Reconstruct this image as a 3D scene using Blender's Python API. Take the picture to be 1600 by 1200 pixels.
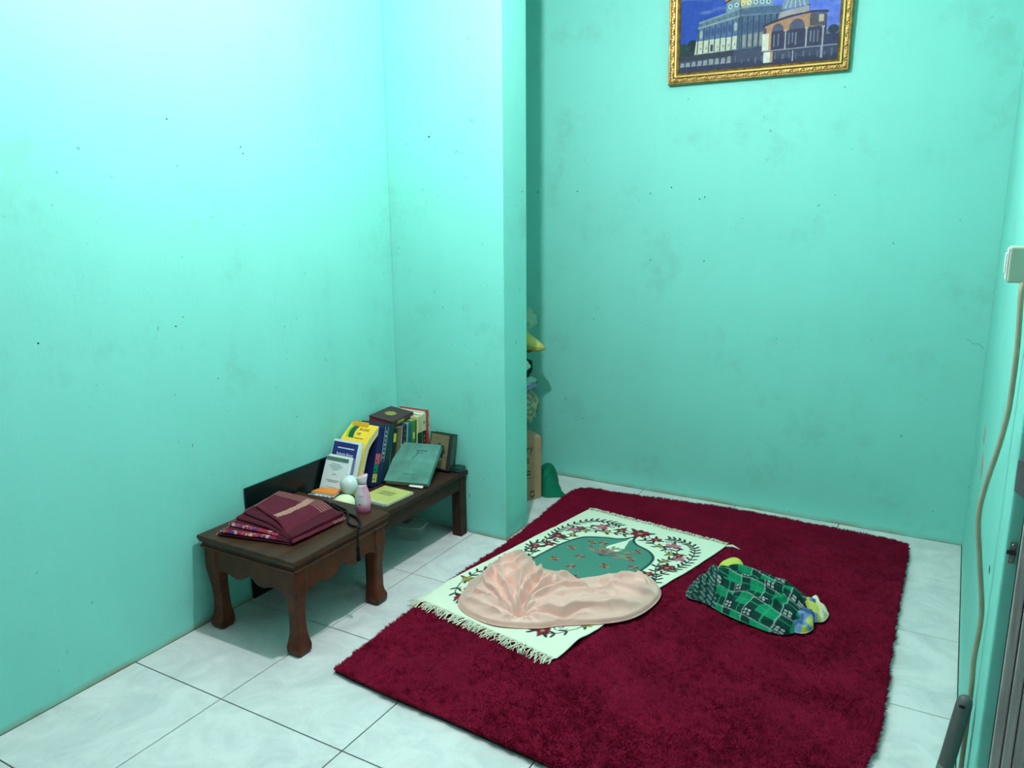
import bpy, math, random
import numpy as np
from mathutils import Matrix, Vector, noise

random.seed(7)
rng = np.random.default_rng(7)
for o in list(bpy.data.objects):
    bpy.data.objects.remove(o, do_unlink=True)
SC = bpy.context.scene
COL = SC.collection

# ---------------------------------------------------------------- camera
YAW, PITCH, ROLL = -0.5196, 0.2190, -0.0067
CAMPOS = Vector((2.325, -1.456, 1.504))
fwd = Vector((math.sin(YAW) * math.cos(PITCH), math.cos(YAW) * math.cos(PITCH), -math.sin(PITCH)))
rgt = Vector((math.cos(YAW), -math.sin(YAW), 0.0))
upv = rgt.cross(fwd)
r2 = rgt * math.cos(ROLL) + upv * math.sin(ROLL)
u2 = upv * math.cos(ROLL) - rgt * math.sin(ROLL)
cam_data = bpy.data.cameras.new('camera')
cam_data.sensor_width = 36.0
cam_data.lens = 36.0 * 1226.6 / 1600.0
cam_data.clip_start = 0.02
cam = bpy.data.objects.new('camera', cam_data)
COL.objects.link(cam)
cam.matrix_world = Matrix(((r2.x, u2.x, -fwd.x, CAMPOS.x), (r2.y, u2.y, -fwd.y, CAMPOS.y),
                           (r2.z, u2.z, -fwd.z, CAMPOS.z), (0, 0, 0, 1)))
SC.camera = cam

# ---------------------------------------------------------------- world, light, exposure
world = bpy.data.worlds.new('world')
SC.world = world
world.use_nodes = True
world.node_tree.nodes['Background'].inputs[0].default_value = (0.8, 0.9, 1.0, 1)
world.node_tree.nodes['Background'].inputs[1].default_value = 0.2
LAMP = Vector((1.10, 0.48, 2.55))
LAMP_STRENGTH = 2650.0
SC.view_settings.view_transform = 'Standard'
SC.view_settings.look = 'None'
SC.view_settings.gamma = 1.0
SC.view_settings.use_curve_mapping = False
SC.view_settings.exposure = 0.0

# ---------------------------------------------------------------- helpers
def s2l(c):
    c = c / 255.0
    return c / 12.92 if c <= 0.04045 else ((c + 0.055) / 1.055) ** 2.4

def rgb(r, g, b):
    return (s2l(r), s2l(g), s2l(b))

MATS = {}
def mat(name, color, rough=0.6, spec=0.4, metal=0.0, var=0.0, var_scale=8.0, bump=0.0, bump_scale=60.0,
        stretch=None, emit=0.0, alpha=1.0, transmission=0.0, vc=False, sheen=0.0, second=None, coat=0.0):
    if name in MATS:
        return MATS[name]
    m = bpy.data.materials.new(name)
    m.use_nodes = True
    nt = m.node_tree
    N, L = nt.nodes, nt.links
    b = N['Principled BSDF']
    b.inputs['Base Color'].default_value = (*color, 1)
    b.inputs['Roughness'].default_value = rough
    b.inputs['Specular IOR Level'].default_value = spec
    b.inputs['Metallic'].default_value = metal
    b.inputs['Alpha'].default_value = alpha
    b.inputs['Transmission Weight'].default_value = transmission
    b.inputs['Sheen Weight'].default_value = sheen
    b.inputs['Coat Weight'].default_value = coat
    if emit:
        b.inputs['Emission Color'].default_value = (*color, 1)
        b.inputs['Emission Strength'].default_value = emit
    tc = N.new('ShaderNodeTexCoord')
    src = tc.outputs['Object']
    if stretch:
        mp = N.new('ShaderNodeMapping')
        mp.inputs['Scale'].default_value = stretch
        L.new(src, mp.inputs[0]); src = mp.outputs[0]
    colsock = None
    if vc:
        at = N.new('ShaderNodeVertexColor'); at.layer_name = 'Col'
        colsock = at.outputs['Color']
    if var:
        nz = N.new('ShaderNodeTexNoise')
        nz.inputs['Scale'].default_value = var_scale
        nz.inputs['Detail'].default_value = 6
        nz.inputs['Roughness'].default_value = 0.6
        L.new(src, nz.inputs['Vector'])
        ramp = N.new('ShaderNodeMapRange')
        ramp.inputs['From Min'].default_value = 0.3
        ramp.inputs['From Max'].default_value = 0.7
        L.new(nz.outputs['Fac'], ramp.inputs['Value'])
        mx = N.new('ShaderNodeMix'); mx.data_type = 'RGBA'
        L.new(ramp.outputs['Result'], mx.inputs['Factor'])
        if colsock is not None:
            mul = N.new('ShaderNodeMix'); mul.data_type = 'RGBA'; mul.blend_type = 'MULTIPLY'
            mul.inputs['Factor'].default_value = 1
            L.new(colsock, mul.inputs[6]); mul.inputs[7].default_value = (1 - var, 1 - var, 1 - var, 1)
            L.new(colsock, mx.inputs[6]); L.new(mul.outputs[2], mx.inputs[7])
        else:
            mx.inputs[6].default_value = (*color, 1)
            c2 = second if second else tuple(c * (1 - var) for c in color)
            mx.inputs[7].default_value = (*c2, 1)
        colsock = mx.outputs[2]
    if colsock is not None:
        L.new(colsock, b.inputs['Base Color'])
    if bump:
        n2 = N.new('ShaderNodeTexNoise')
        n2.inputs['Scale'].default_value = bump_scale
        n2.inputs['Detail'].default_value = 4
        L.new(src, n2.inputs['Vector'])
        bp = N.new('ShaderNodeBump')
        bp.inputs['Strength'].default_value = bump
        bp.inputs['Distance'].default_value = 0.01
        L.new(n2.outputs['Fac'], bp.inputs['Height'])
        L.new(bp.outputs['Normal'], b.inputs['Normal'])
    MATS[name] = m
    return m

def mk(name, verts, faces, m, parent=None, smooth=False, cols=None, loc=None):
    me = bpy.data.meshes.new(name)
    if isinstance(verts, np.ndarray) and isinstance(faces, np.ndarray):
        nv, nf, k = len(verts), len(faces), faces.shape[1]
        me.vertices.add(nv); me.vertices.foreach_set('co', verts.astype(np.float32).ravel())
        me.loops.add(nf * k); me.loops.foreach_set('vertex_index', faces.astype(np.int32).ravel())
        me.polygons.add(nf)
        me.polygons.foreach_set('loop_start', np.arange(0, nf * k, k, dtype=np.int32))
        me.polygons.foreach_set('loop_total', np.full(nf, k, dtype=np.int32))
        me.update(calc_edges=True)
    else:
        me.from_pydata([tuple(v) for v in verts], [], [tuple(f) for f in faces])
        me.update()
    if smooth:
        me.polygons.foreach_set('use_smooth', np.ones(len(me.polygons), dtype=bool))
    if cols is not None:
        a = me.color_attributes.new('Col', 'FLOAT_COLOR', 'POINT')
        c4 = np.ones((len(me.vertices), 4), dtype=np.float32); c4[:, :3] = cols
        a.data.foreach_set('color', c4.ravel())
    me.materials.append(m)
    ob = bpy.data.objects.new(name, me)
    COL.objects.link(ob)
    if parent is not None:
        ob.parent = parent
    if loc is not None:
        ob.location = loc
    return ob

def empty(name, loc=(0, 0, 0), rotz=0.0, mtx=None):
    e = bpy.data.objects.new(name, None)
    e.empty_display_size = 0.05
    COL.objects.link(e)
    if mtx is not None:
        e.matrix_world = mtx
    else:
        e.location = loc; e.rotation_euler = (0, 0, rotz)
    return e

def tag(o, label, cat, group=None):
    o['label'] = label; o['category'] = cat
    if group:
        o['group'] = group
    return o

def struct(o, label=None):
    o['kind'] = 'structure'
    if label:
        o['label'] = label
    return o

class MB:
    def __init__(s):
        s.v, s.f = [], []
    def add(s, vs, fs):
        b = len(s.v); s.v += [tuple(v) for v in vs]; s.f += [tuple(i + b for i in f) for f in fs]
        return s
    def box(s, x0, x1, y0, y1, z0, z1):
        return s.add([(x0, y0, z0), (x1, y0, z0), (x1, y1, z0), (x0, y1, z0), (x0, y0, z1), (x1, y0, z1), (x1, y1, z1), (x0, y1, z1)],
                     [(3, 2, 1, 0), (4, 5, 6, 7), (0, 1, 5, 4), (1, 2, 6, 5), (2, 3, 7, 6), (3, 0, 4, 7)])
    def prism(s, poly, z0, z1):
        n = len(poly)
        vs = [(x, y, z0) for x, y in poly] + [(x, y, z1) for x, y in poly]
        fs = [tuple(reversed(range(n))), tuple(range(n, 2 * n))] + [(i, (i + 1) % n, n + (i + 1) % n, n + i) for i in range(n)]
        return s.add(vs, fs)
    def loft(s, rings, cap=True):
        n = len(rings[0]); vs = [p for r in rings for p in r]; fs = []
        for k in range(len(rings) - 1):
            for i in range(n):
                j = (i + 1) % n
                fs.append((k * n + i, k * n + j, (k + 1) * n + j, (k + 1) * n + i))
        if cap:
            fs.append(tuple(reversed(range(n)))); fs.append(tuple((len(rings) - 1) * n + i for i in range(n)))
        return s.add(vs, fs)
    def lathe(s, prof, n=24, c=(0, 0), sy=1.0):
        rings = [[(c[0] + r * math.cos(2 * math.pi * i / n), c[1] + sy * r * math.sin(2 * math.pi * i / n), z) for i in range(n)] for r, z in prof]
        return s.loft(rings)
    def tube(s, pts, r, n=6, cap=True):
        P = [Vector(p) for p in pts]; rings = []
        rr = r if hasattr(r, '__len__') else [r] * len(P)
        ref = None
        for i, p in enumerate(P):
            t = (P[min(i + 1, len(P) - 1)] - P[max(i - 1, 0)]).normalized()
            if ref is None:
                ref = Vector((0, 0, 1)) if abs(t.z) < 0.9 else Vector((1, 0, 0))
            a = (ref - t * ref.dot(t)).normalized(); bb = t.cross(a); ref = a
            rings.append([tuple(p + (a * math.cos(2 * math.pi * k / n) + bb * math.sin(2 * math.pi * k / n)) * rr[i]) for k in range(n)])
        return s.loft(rings, cap)
    def build(s, name, m, parent=None, smooth=False, bevel=0.0, seg=2, loc=None, autosmooth=False):
        o = mk(name, s.v, s.f, m, parent, smooth, loc=loc)
        if bevel:
            b = o.modifiers.new('bevel', 'BEVEL'); b.width = bevel; b.segments = seg; b.limit_method = 'ANGLE'
            b.angle_limit = math.radians(35)
        return o

def smooth_pts(pts, n=8, closed=True):
    P = np.array(pts, float); out = []
    N = len(P)
    rngs = range(N) if closed else range(N - 1)
    for i in rngs:
        if closed:
            p0, p1, p2, p3 = P[(i - 1) % N], P[i], P[(i + 1) % N], P[(i + 2) % N]
        else:
            p0, p1, p2, p3 = P[max(i - 1, 0)], P[i], P[i + 1], P[min(i + 2, N - 1)]
        for k in range(n):
            t = k / n
            out.append(0.5 * (2 * p1 + (p2 - p0) * t + (2 * p0 - 5 * p1 + 4 * p2 - p3) * t * t + (3 * p1 - p0 - 3 * p2 + p3) * t ** 3))
    if not closed:
        out.append(P[-1])
    return np.array(out)

def inside(poly, X, Y):
    res = np.zeros(X.shape, bool); n = len(poly)
    for i in range(n):
        x1, y1 = poly[i]; x2, y2 = poly[(i + 1) % n]
        if y1 == y2:
            continue
        c = ((y1 > Y) != (y2 > Y)) & (X < (x2 - x1) * (Y - y1) / (y2 - y1) + x1)
        res ^= c
    return res

def sstep(a, b, x):
    t = np.clip((x - a) / (b - a), 0, 1)
    return t * t * (3 - 2 * t)

def vnoise(x, y, seed=0):
    """smooth value noise on numpy arrays, about -1..1"""
    tab = np.random.default_rng(seed).uniform(-1, 1, (64, 64))
    xi, yi = np.floor(x).astype(int), np.floor(y).astype(int)
    fx, fy = x - xi, y - yi
    fx, fy = fx * fx * (3 - 2 * fx), fy * fy * (3 - 2 * fy)
    g = lambda a, b: tab[a % 64, b % 64]
    return (g(xi, yi) * (1 - fx) + g(xi + 1, yi) * fx) * (1 - fy) + (g(xi, yi + 1) * (1 - fx) + g(xi + 1, yi + 1) * fx) * fy

def text(body, size, m, parent, mtx, name='lettering', align='LEFT', ext=0.0002, sx=1.0):
    cu = bpy.data.curves.new(name, 'FONT')
    cu.body = body; cu.size = size; cu.extrude = ext; cu.align_x = align; cu.resolution_u = 2
    tmp = bpy.data.objects.new('tmp', cu); COL.objects.link(tmp)
    dg = bpy.context.evaluated_depsgraph_get()
    me = bpy.data.meshes.new_from_object(tmp.evaluated_get(dg))
    bpy.data.objects.remove(tmp, do_unlink=True); bpy.data.curves.remove(cu)
    me.name = name
    me.transform(mtx @ Matrix.Diagonal((sx, 1, 1, 1)))
    me.materials.clear(); me.materials.append(m)
    o = bpy.data.objects.new(name, me); COL.objects.link(o); o.parent = parent
    return o

RX90 = Matrix.Rotation(math.pi / 2, 4, 'X')

# ---------------------------------------------------------------- wall paint
def wall_material(name, color):
    m = bpy.data.materials.new(name); m.use_nodes = True
    N, L = m.node_tree.nodes, m.node_tree.links
    b = N['Principled BSDF']
    b.inputs['Roughness'].default_value = 0.55
    b.inputs['Specular IOR Level'].default_value = 0.35
    geo = N.new('ShaderNodeNewGeometry')
    def nz(scale, detail, lo, hi, rough=0.6, stretch=None):
        v = geo.outputs['Position']
        if stretch:
            mp = N.new('ShaderNodeMapping'); mp.inputs['Scale'].default_value = stretch
            L.new(v, mp.inputs[0]); v = mp.outputs[0]
        n = N.new('ShaderNodeTexNoise'); n.inputs['Scale'].default_value = scale; n.inputs['Detail'].default_value = detail
        n.inputs['Roughness'].default_value = rough
        L.new(v, n.inputs['Vector'])
        r = N.new('ShaderNodeMapRange'); r.inputs['From Min'].default_value = lo; r.inputs['From Max'].default_value = hi
        L.new(n.outputs['Fac'], r.inputs['Value'])
        return r.outputs['Result'], n
    def mixc(a, c2, fac, amt, mode='MIX'):
        mu = N.new('ShaderNodeMath'); mu.operation = 'MULTIPLY'; mu.inputs[1].default_value = amt
        L.new(fac, mu.inputs[0])
        x = N.new('ShaderNodeMix'); x.data_type = 'RGBA'; x.blend_type = mode
        L.new(mu.outputs[0], x.inputs['Factor'])
        if isinstance(a, tuple):
            x.inputs[6].default_value = (*a, 1)
        else:
            L.new(a, x.inputs[6])
        x.inputs[7].default_value = (*c2, 1)
        return x.outputs[2]
    f1, _ = nz(1.6, 4, 0.45, 0.75)
    c = mixc(color, tuple(v * 0.9 for v in color), f1, 0.6)
    f2, _ = nz(3.2, 8, 0.56, 0.82, 0.7)                      # greyish smudges
    c = mixc(c, rgb(118, 180, 166), f2, 0.7)
    f3, _ = nz(30, 3, 0.715, 0.75, 0.5)                      # small scuffs
    c = mixc(c, rgb(70, 120, 110), f3, 0.6)
    f4, _ = nz(7, 3, 0.4, 0.7, 0.6, (1.0, 1.0, 0.05))       # roller streaks
    c = mixc(c, tuple(min(1, v * 1.06) for v in color), f4, 0.3)
    sep = N.new('ShaderNodeSeparateXYZ'); L.new(geo.outputs['Position'], sep.inputs[0])
    hgt = N.new('ShaderNodeMapRange'); hgt.inputs['From Min'].default_value = 0.026; hgt.inputs['From Max'].default_value = 0.0
    L.new(sep.outputs['Z'], hgt.inputs['Value'])
    f5, _ = nz(5, 5, 0.3, 0.6)
    mm = N.new('ShaderNodeMath'); mm.operation = 'MULTIPLY'
    L.new(hgt.outputs['Result'], mm.inputs[0]); L.new(f5, mm.inputs[1])
    c = mixc(c, rgb(150, 130, 85), mm.outputs[0], 0.8)      # dirt line along the floor
    L.new(c, b.inputs['Base Color'])
    n3 = N.new('ShaderNodeTexNoise'); n3.inputs['Scale'].default_value = 5; n3.inputs['Detail'].default_value = 5
    L.new(geo.outputs['Position'], n3.inputs['Vector'])
    bp = N.new('ShaderNodeBump'); bp.inputs['Strength'].default_value = 0.25; bp.inputs['Distance'].default_value = 0.02
    L.new(n3.outputs['Fac'], bp.inputs['Height']); L.new(bp.outputs['Normal'], b.inputs['Normal'])
    return m

MINT = (0.23, 0.70, 0.61)
wallm = wall_material('mint_wall_paint', MINT)
ceilm = mat('ceiling_white', (0.78, 0.78, 0.77), 0.8, 0.2, var=0.04, var_scale=2)

greyw = mat('grey_wall_paint', (0.42, 0.44, 0.44), 0.8, 0.2, var=0.05, var_scale=2)
# ---------------------------------------------------------------- room shell
XR, YB, YS, XP, YP, HC = 2.447, 2.435, 1.482, 0.606, 1.690, 2.95
YJ = 0.215
def wall(name, *b):
    return struct(MB().box(*b).build(name, wallm))
w_left = wall('wall_left', -0.12, 0.0, -3.2, YB + 0.12, 0, HC)
w_back = wall('wall_back', 0.0, XR + 0.15, YB, YB + 0.12, 0, HC)
w_stub = struct(MB().box(0.0, XP, YS, YP, 0, HC).build('wall_stub', wallm, bevel=0.004))
w_right = struct(MB().box(XR, XR + 0.15, YJ, YB, 0, HC).build('wall_right', wallm, bevel=0.006, seg=3))
wall('wall_return', XR + 0.15, 3.62, YJ, YJ + 0.12, 0, HC)
struct(MB().box(3.62, 3.74, -3.2, YJ + 0.12, 0, HC).build('wall_far', greyw))
struct(MB().box(-0.12, 3.74, -3.32, -3.2, 0, HC).build('wall_rear', greyw))
struct(MB().box(-0.12, 3.74, -3.32, YB + 0.12, HC, HC + 0.1).build('ceiling', ceilm))

# ---------------------------------------------------------------- floor and tiles
grout = mat('tile_grout', rgb(66, 66, 62), 0.9, 0.1, var=0.4, var_scale=30)
floor = struct(MB().box(-0.12, 3.74, -3.32, YB + 0.12, -0.1, -0.0035).build('floor', grout))
tilem = bpy.data.materials.new('white_floor_tile'); tilem.use_nodes = True
N, L = tilem.node_tree.nodes, tilem.node_tree.links
b = N['Principled BSDF']; b.inputs['Roughness'].default_value = 0.38; b.inputs['Specular IOR Level'].default_value = 0.4
geo = N.new('ShaderNodeNewGeometry')
na = N.new('ShaderNodeTexNoise'); na.inputs['Scale'].default_value = 5; na.inputs['Detail'].default_value = 8; na.inputs['Roughness'].default_value = 0.65
na.inputs['Distortion'].default_value = 1.2
L.new(geo.outputs['Position'], na.inputs['Vector'])
ra = N.new('ShaderNodeValToRGB')
ra.color_ramp.elements[0].position = 0.35; ra.color_ramp.elements[0].color = (*rgb(204, 207, 208), 1)
ra.color_ramp.elements[1].position = 0.62; ra.color_ramp.elements[1].color = (*rgb(228, 229, 229), 1)
L.new(na.outputs['Fac'], ra.inputs['Fac'])
nb = N.new('ShaderNodeTexNoise'); nb.inputs['Scale'].default_value = 60; nb.inputs['Detail'].default_value = 2
L.new(geo.outputs['Position'], nb.inputs['Vector'])
rb = N.new('ShaderNodeMapRange'); rb.inputs['From Min'].default_value = 0.79; rb.inputs['From Max'].default_value = 0.81
L.new(nb.outputs['Fac'], rb.inputs['Value'])
mb_ = N.new('ShaderNodeMix'); mb_.data_type = 'RGBA'; L.new(rb.outputs['Result'], mb_.inputs['Factor'])
L.new(ra.outputs['Color'], mb_.inputs[6]); mb_.inputs[7].default_value = (*rgb(110, 112, 108), 1)
L.new(mb_.outputs[2], b.inputs['Base Color'])
G = 0.0019
tile_cache = {}
def tile(x0, x1, y0, y1):
    w, d = round(x1 - x0 - 2 * G, 4), round(y1 - y0 - 2 * G, 4)
    if w < 0.01 or d < 0.01:
        return
    key = (w, d)
    if key not in tile_cache:
        c = 0.0012
        m_ = MB().loft([[(0, 0, -0.008), (w, 0, -0.008), (w, d, -0.008), (0, d, -0.008)],
                        [(0, 0, -c), (w, 0, -c), (w, d, -c), (0, d, -c)],
                        [(c, c, 0), (w - c, c, 0), (w - c, d - c, 0), (c, d - c, 0)]])
        o = m_.build('tile', tilem, floor); tile_cache[key] = o.data
    else:
        o = bpy.data.objects.new('tile', tile_cache[key]); COL.objects.link(o); o.parent = floor
    o.location = (x0 + G, y0 + G, 0)
gx = [0.0] + [0.425 + 0.5 * k for k in range(7)] + [3.62]
gy = [-3.2] + [-3.0 + 0.5 * k for k in range(11)] + [YB]
def column(xs, y0, y1):
    for k in range(len(xs) - 1):
        tile(xs[k], xs[k + 1], y0, y1)
for j in range(len(gy) - 1):
    y0, y1 = gy[j], gy[j + 1]
    if y1 <= YJ:
        column(gx, y0, y1)
    elif y0 < YJ:                                   # row that meets the return wall
        column(gx[:5] + [XR], y0, y1)
        column([XR, 2.925, 3.425, 3.62], y0, YJ)
    else:
        column(gx[:5] + [XR], y0, y1)

# marks on the walls: nail holes, a crack, chipped plaster
holem = mat('nail_hole_dark', rgb(40, 55, 50), 0.9, 0.1)
for (x, z) in [(1.021, 1.605), (1.166, 1.547), (1.191, 1.556), (1.202, 1.247), (0.506, 1.595), (0.269, 1.595)]:
    MB().lathe([(0.0035, 0), (0.0022, 0.0016)], 8).build('nail_hole', holem, w_back, loc=(x, YB, z)).rotation_euler = (math.pi / 2, 0, 0)
for (y, z) in [(0.335, 1.801), (0.635, 1.731), (0.644, 1.709), (-0.176, 1.131), (0.291, 1.12)]:
    MB().lathe([(0.003, 0), (0.002, 0.0016)], 8).build('nail_hole', holem, w_left, loc=(0, y, z)).rotation_euler = (0, math.pi / 2, 0)
MB().lathe([(0.0045, 0), (0.003, 0.004)], 5).build('nail_hole', holem, w_stub, loc=(0.235, YS, 1.816)).rotation_euler = (math.pi / 2, 0, 0)
crackm = mat('crack_line', rgb(60, 130, 112), 0.9, 0.1)
cr = [(2.365 + 0.072 * t, YB - 0.0004, 0.94 - 0.028 * t + 0.004 * math.sin(t * 11) + 0.002 * math.sin(t * 31)) for t in np.linspace(0, 1, 24)]
MB().tube(cr, 0.0007, 4).build('crack', crackm, w_back)
plaster = mat('bare_plaster', rgb(190, 170, 150), 0.9, 0.1, var=0.2, var_scale=40)
MB().prism([(-0.040, -0.05), (0.020, -0.06), (0.036, 0.04), (0.008, 0.06), (-0.034, 0.045)], 0, 0.0012).build('chipped_patch', plaster, w_right, loc=(XR, 1.50, 0.66)).rotation_euler = (0, -math.pi / 2, 0)
MB().prism([(-0.030, -0.03), (0.028, -0.035), (0.034, 0.03), (-0.025, 0.035)], 0, 0.0012).build('chipped_patch', plaster, w_right, loc=(XR, 1.60, 0.735)).rotation_euler = (0, -math.pi / 2, 0)
MB().prism([(-0.006, -0.012), (0.006, -0.01), (0.006, 0.012), (0.0, 0.016), (-0.006, 0.01)], 0, 0.0012).build('chipped_patch', mat('dark_chip', rgb(70, 105, 98), 0.9, 0.1), w_right, loc=(XR, 0.516, 0.696)).rotation_euler = (0, -math.pi / 2, 0)

# ---------------------------------------------------------------- door post, bracket and latch at the jamb
greywood = mat('weathered_grey_wood', rgb(196, 190, 188), 0.75, 0.25, var=0.4, var_scale=9, bump=0.35, bump_scale=40, stretch=(14, 14, 0.7))
post = tag(empty('door_post', (2.47, YJ, 0)), 'weathered grey grooved wooden door post fixed to the green jamb', 'door post')
for k, (a, c, dpt) in enumerate([(0.0, 0.0165, 0.030), (0.0185, 0.034, 0.036), (0.036, 0.054, 0.033)]):
    MB().box(a, c, -dpt, -0.0005, 0, 2.2).build('moulding_strip', greywood, post, bevel=0.002)
MB().box(0.0, 0.054, -0.02, -0.0004, 0, 2.2).build('backing_strip', greywood, post)
steel = mat('dull_steel', rgb(140, 140, 138), 0.4, 0.5, metal=0.8, var=0.4, var_scale=60)
darksteel = mat('dark_steel', rgb(45, 48, 50), 0.45, 0.5, metal=0.6)
br = tag(empty('wall_bracket', (2.449, YJ, 0.985)), 'flat grey slanted plate fixed on the jamb above the door post', 'bracket')
MB().add([(0, -0.003, 0.0), (0.028, -0.003, -0.022), (0.028, -0.003, 0.055), (0, -0.003, 0.06),
          (0, 0, 0.0), (0.028, 0, -0.022), (0.028, 0, 0.055), (0, 0, 0.06)],
         [(0, 1, 2, 3), (7, 6, 5, 4), (0, 4, 5, 1), (1, 5, 6, 2), (2, 6, 7, 3), (3, 7, 4, 0)]).build('plate', mat('grey_plate', rgb(168, 170, 172), 0.6, 0.3, var=0.3, var_scale=50), br)
la = tag(empty('door_latch', (2.4595, YJ, 0.862)), 'small rusty metal latch with screws beside the grey post', 'latch')
MB().box(-0.004, 0.006, -0.003, 0, -0.022, 0.022).build('latch_plate', steel, la, bevel=0.001)
MB().tube([(-0.009, -0.006, 0.002), (0.006, -0.006, 0.0)], 0.0045, 8).build('bolt', darksteel, la)
for z in (-0.016, 0.016):
    MB().lathe([(0.003, 0), (0.002, 0.002)], 8).build('screw', steel, la, loc=(0.001, -0.003, z)).rotation_euler = (math.pi / 2, 0, 0)

# ---------------------------------------------------------------- ceiling lamp (above the frame)
lp = tag(empty('ceiling_lamp', (LAMP.x, LAMP.y, HC)), 'bare white bulb hanging from the ceiling on a short cord', 'lamp')
whiteplastic = mat('white_plastic', rgb(225, 228, 222), 0.4, 0.5)
MB().lathe([(0.045, 0), (0.045, -0.012), (0.02, -0.025)], 20).build('ceiling_rose', whiteplastic, lp, True)
MB().tube([(0, 0, -0.02), (0, 0, LAMP.z - HC + 0.09)], 0.004, 8).build('cord', whiteplastic, lp)
MB().lathe([(0.016, LAMP.z - HC + 0.1), (0.02, LAMP.z - HC + 0.09), (0.02, LAMP.z - HC + 0.03)], 16).build('socket', whiteplastic, lp, True)
bulbm = mat('lit_bulb', (0.96, 0.98, 1.0), 0.5, 0.3, emit=LAMP_STRENGTH)
MB().lathe([(0.001, -0.034)] + [(0.033 * math.sin(a), -0.033 * math.cos(a)) for a in np.linspace(0.15, 2.55, 12)] + [(0.0165, 0.036)], 20).build('bulb', bulbm, lp, True, loc=(0, 0, LAMP.z - HC))

# ---------------------------------------------------------------- vertex-painting canvas
class Canvas:
    def __init__(s, W, H, nx, ny, base):
        s.W, s.H, s.nx, s.ny = W, H, nx, ny
        s.X, s.Y = np.meshgrid(np.linspace(0, W, nx), np.linspace(0, H, ny))
        s.C = np.empty((ny, nx, 3)); s.C[:] = base
    def sl(s, x0, x1, y0, y1):
        i0 = max(0, int(math.floor(x0 / s.W * (s.nx - 1)))); i1 = min(s.nx, int(math.ceil(x1 / s.W * (s.nx - 1))) + 1)
        j0 = max(0, int(math.floor(y0 / s.H * (s.ny - 1)))); j1 = min(s.ny, int(math.ceil(y1 / s.H * (s.ny - 1))) + 1)
        return slice(j0, max(j0, j1)), slice(i0, max(i0, i1))
    def blend(s, sl, a, col):
        a = a[..., None]; s.C[sl] = s.C[sl] * (1 - a) + np.array(col) * a
    def ell(s, cx, cy, rx, ry, ang, col, soft=0.0012, al=1.0):
        R = max(rx, ry) + soft * 2
        sl = s.sl(cx - R, cx + R, cy - R, cy + R); X, Y = s.X[sl] - cx, s.Y[sl] - cy
        if X.size == 0:
            return
        c, n = math.cos(ang), math.sin(ang)
        d = (np.sqrt(((X * c + Y * n) / rx) ** 2 + ((-X * n + Y * c) / ry) ** 2) - 1) * min(rx, ry)
        s.blend(sl, al * (1 - sstep(-soft, soft, d)), col)
    def stroke(s, pts, w, col, soft=0.0010, al=1.0, sm=True):
        P = smooth_pts(pts, 6, False) if sm and len(pts) > 2 else np.array(pts, float)
        for i in range(len(P) - 1):
            (x1, y1), (x2, y2) = P[i], P[i + 1]
            R = w + 2 * soft
            sl = s.sl(min(x1, x2) - R, max(x1, x2) + R, min(y1, y2) - R, max(y1, y2) + R)
            X, Y = s.X[sl], s.Y[sl]
            if X.size == 0:
                continue
            dx, dy = x2 - x1, y2 - y1; q = dx * dx + dy * dy + 1e-12
            t = np.clip(((X - x1) * dx + (Y - y1) * dy) / q, 0, 1)
            d = np.hypot(X - x1 - t * dx, Y - y1 - t * dy) - w / 2
            s.blend(sl, al * (1 - sstep(-soft, soft, d)), col)
        return P
    def poly(s, pts, col, al=1.0):
        P = np.array(pts, float)
        sl = s.sl(P[:, 0].min(), P[:, 0].max(), P[:, 1].min(), P[:, 1].max())
        if s.X[sl].size == 0:
            return
        s.blend(sl, al * inside(P, s.X[sl], s.Y[sl]).astype(float), col)
    def rect(s, x0, x1, y0, y1, col, al=1.0):
        s.poly([(x0, y0), (x1, y0), (x1, y1), (x0, y1)], col, al)

# ---------------------------------------------------------------- shag rug
rug_out = smooth_pts([(0.66, 0.280), (0.843, 0.262), (1.124, 0.246), (1.479, 0.222), (1.9, 0.205), (2.15, 0.20), (2.19, 0.225), (2.205, 0.40), (2.228, 0.62), (2.248, 0.85),
                      (2.240, 1.365), (2.236, 1.9), (2.236, 2.24), (2.218, 2.287), (2.15, 2.30), (1.91, 2.312), (1.485, 2.333), (1.2, 2.31), (0.965, 2.278),
                      (0.72, 2.266), (0.655, 2.25), (0.622, 2.20), (0.615, 2.05), (0.635, 1.75), (0.643, 1.412), (0.632, 1.05), (0.632, 0.707), (0.645, 0.40), (0.648, 0.292)], 6)
rug = tag(empty('shag_rug', (1.4, 1.25, 0)), 'large maroon shaggy rug with a thin dark backing lying on the white tiles', 'rug')
RO = Vector((1.4, 1.25, 0))
cen = rug_out.mean(0)
def loc2(p, o=RO):
    return [(x - o.x, y - o.y) for x, y in p]
MB().prism(loc2(cen + (rug_out - cen) * 0.997), 0.0008, 0.0135).build('backing', mat('rug_backing', rgb(38, 42, 42), 0.9, 0.1), rug)
rugm = mat('maroon_pile', rgb(134, 22, 54), 0.95, 0.08, var=0.3, var_scale=5, sheen=0.0)
MB().prism(loc2(rug_out), 0.0137, 0.019).build('pile_base', rugm, rug)
NT = 260000
lo, hi = rug_out.min(0), rug_out.max(0)
P = rng.uniform(lo, hi, (int(NT * 1.12), 2))
P = P[inside(rug_out, P[:, 0], P[:, 1])][:NT]
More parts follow.
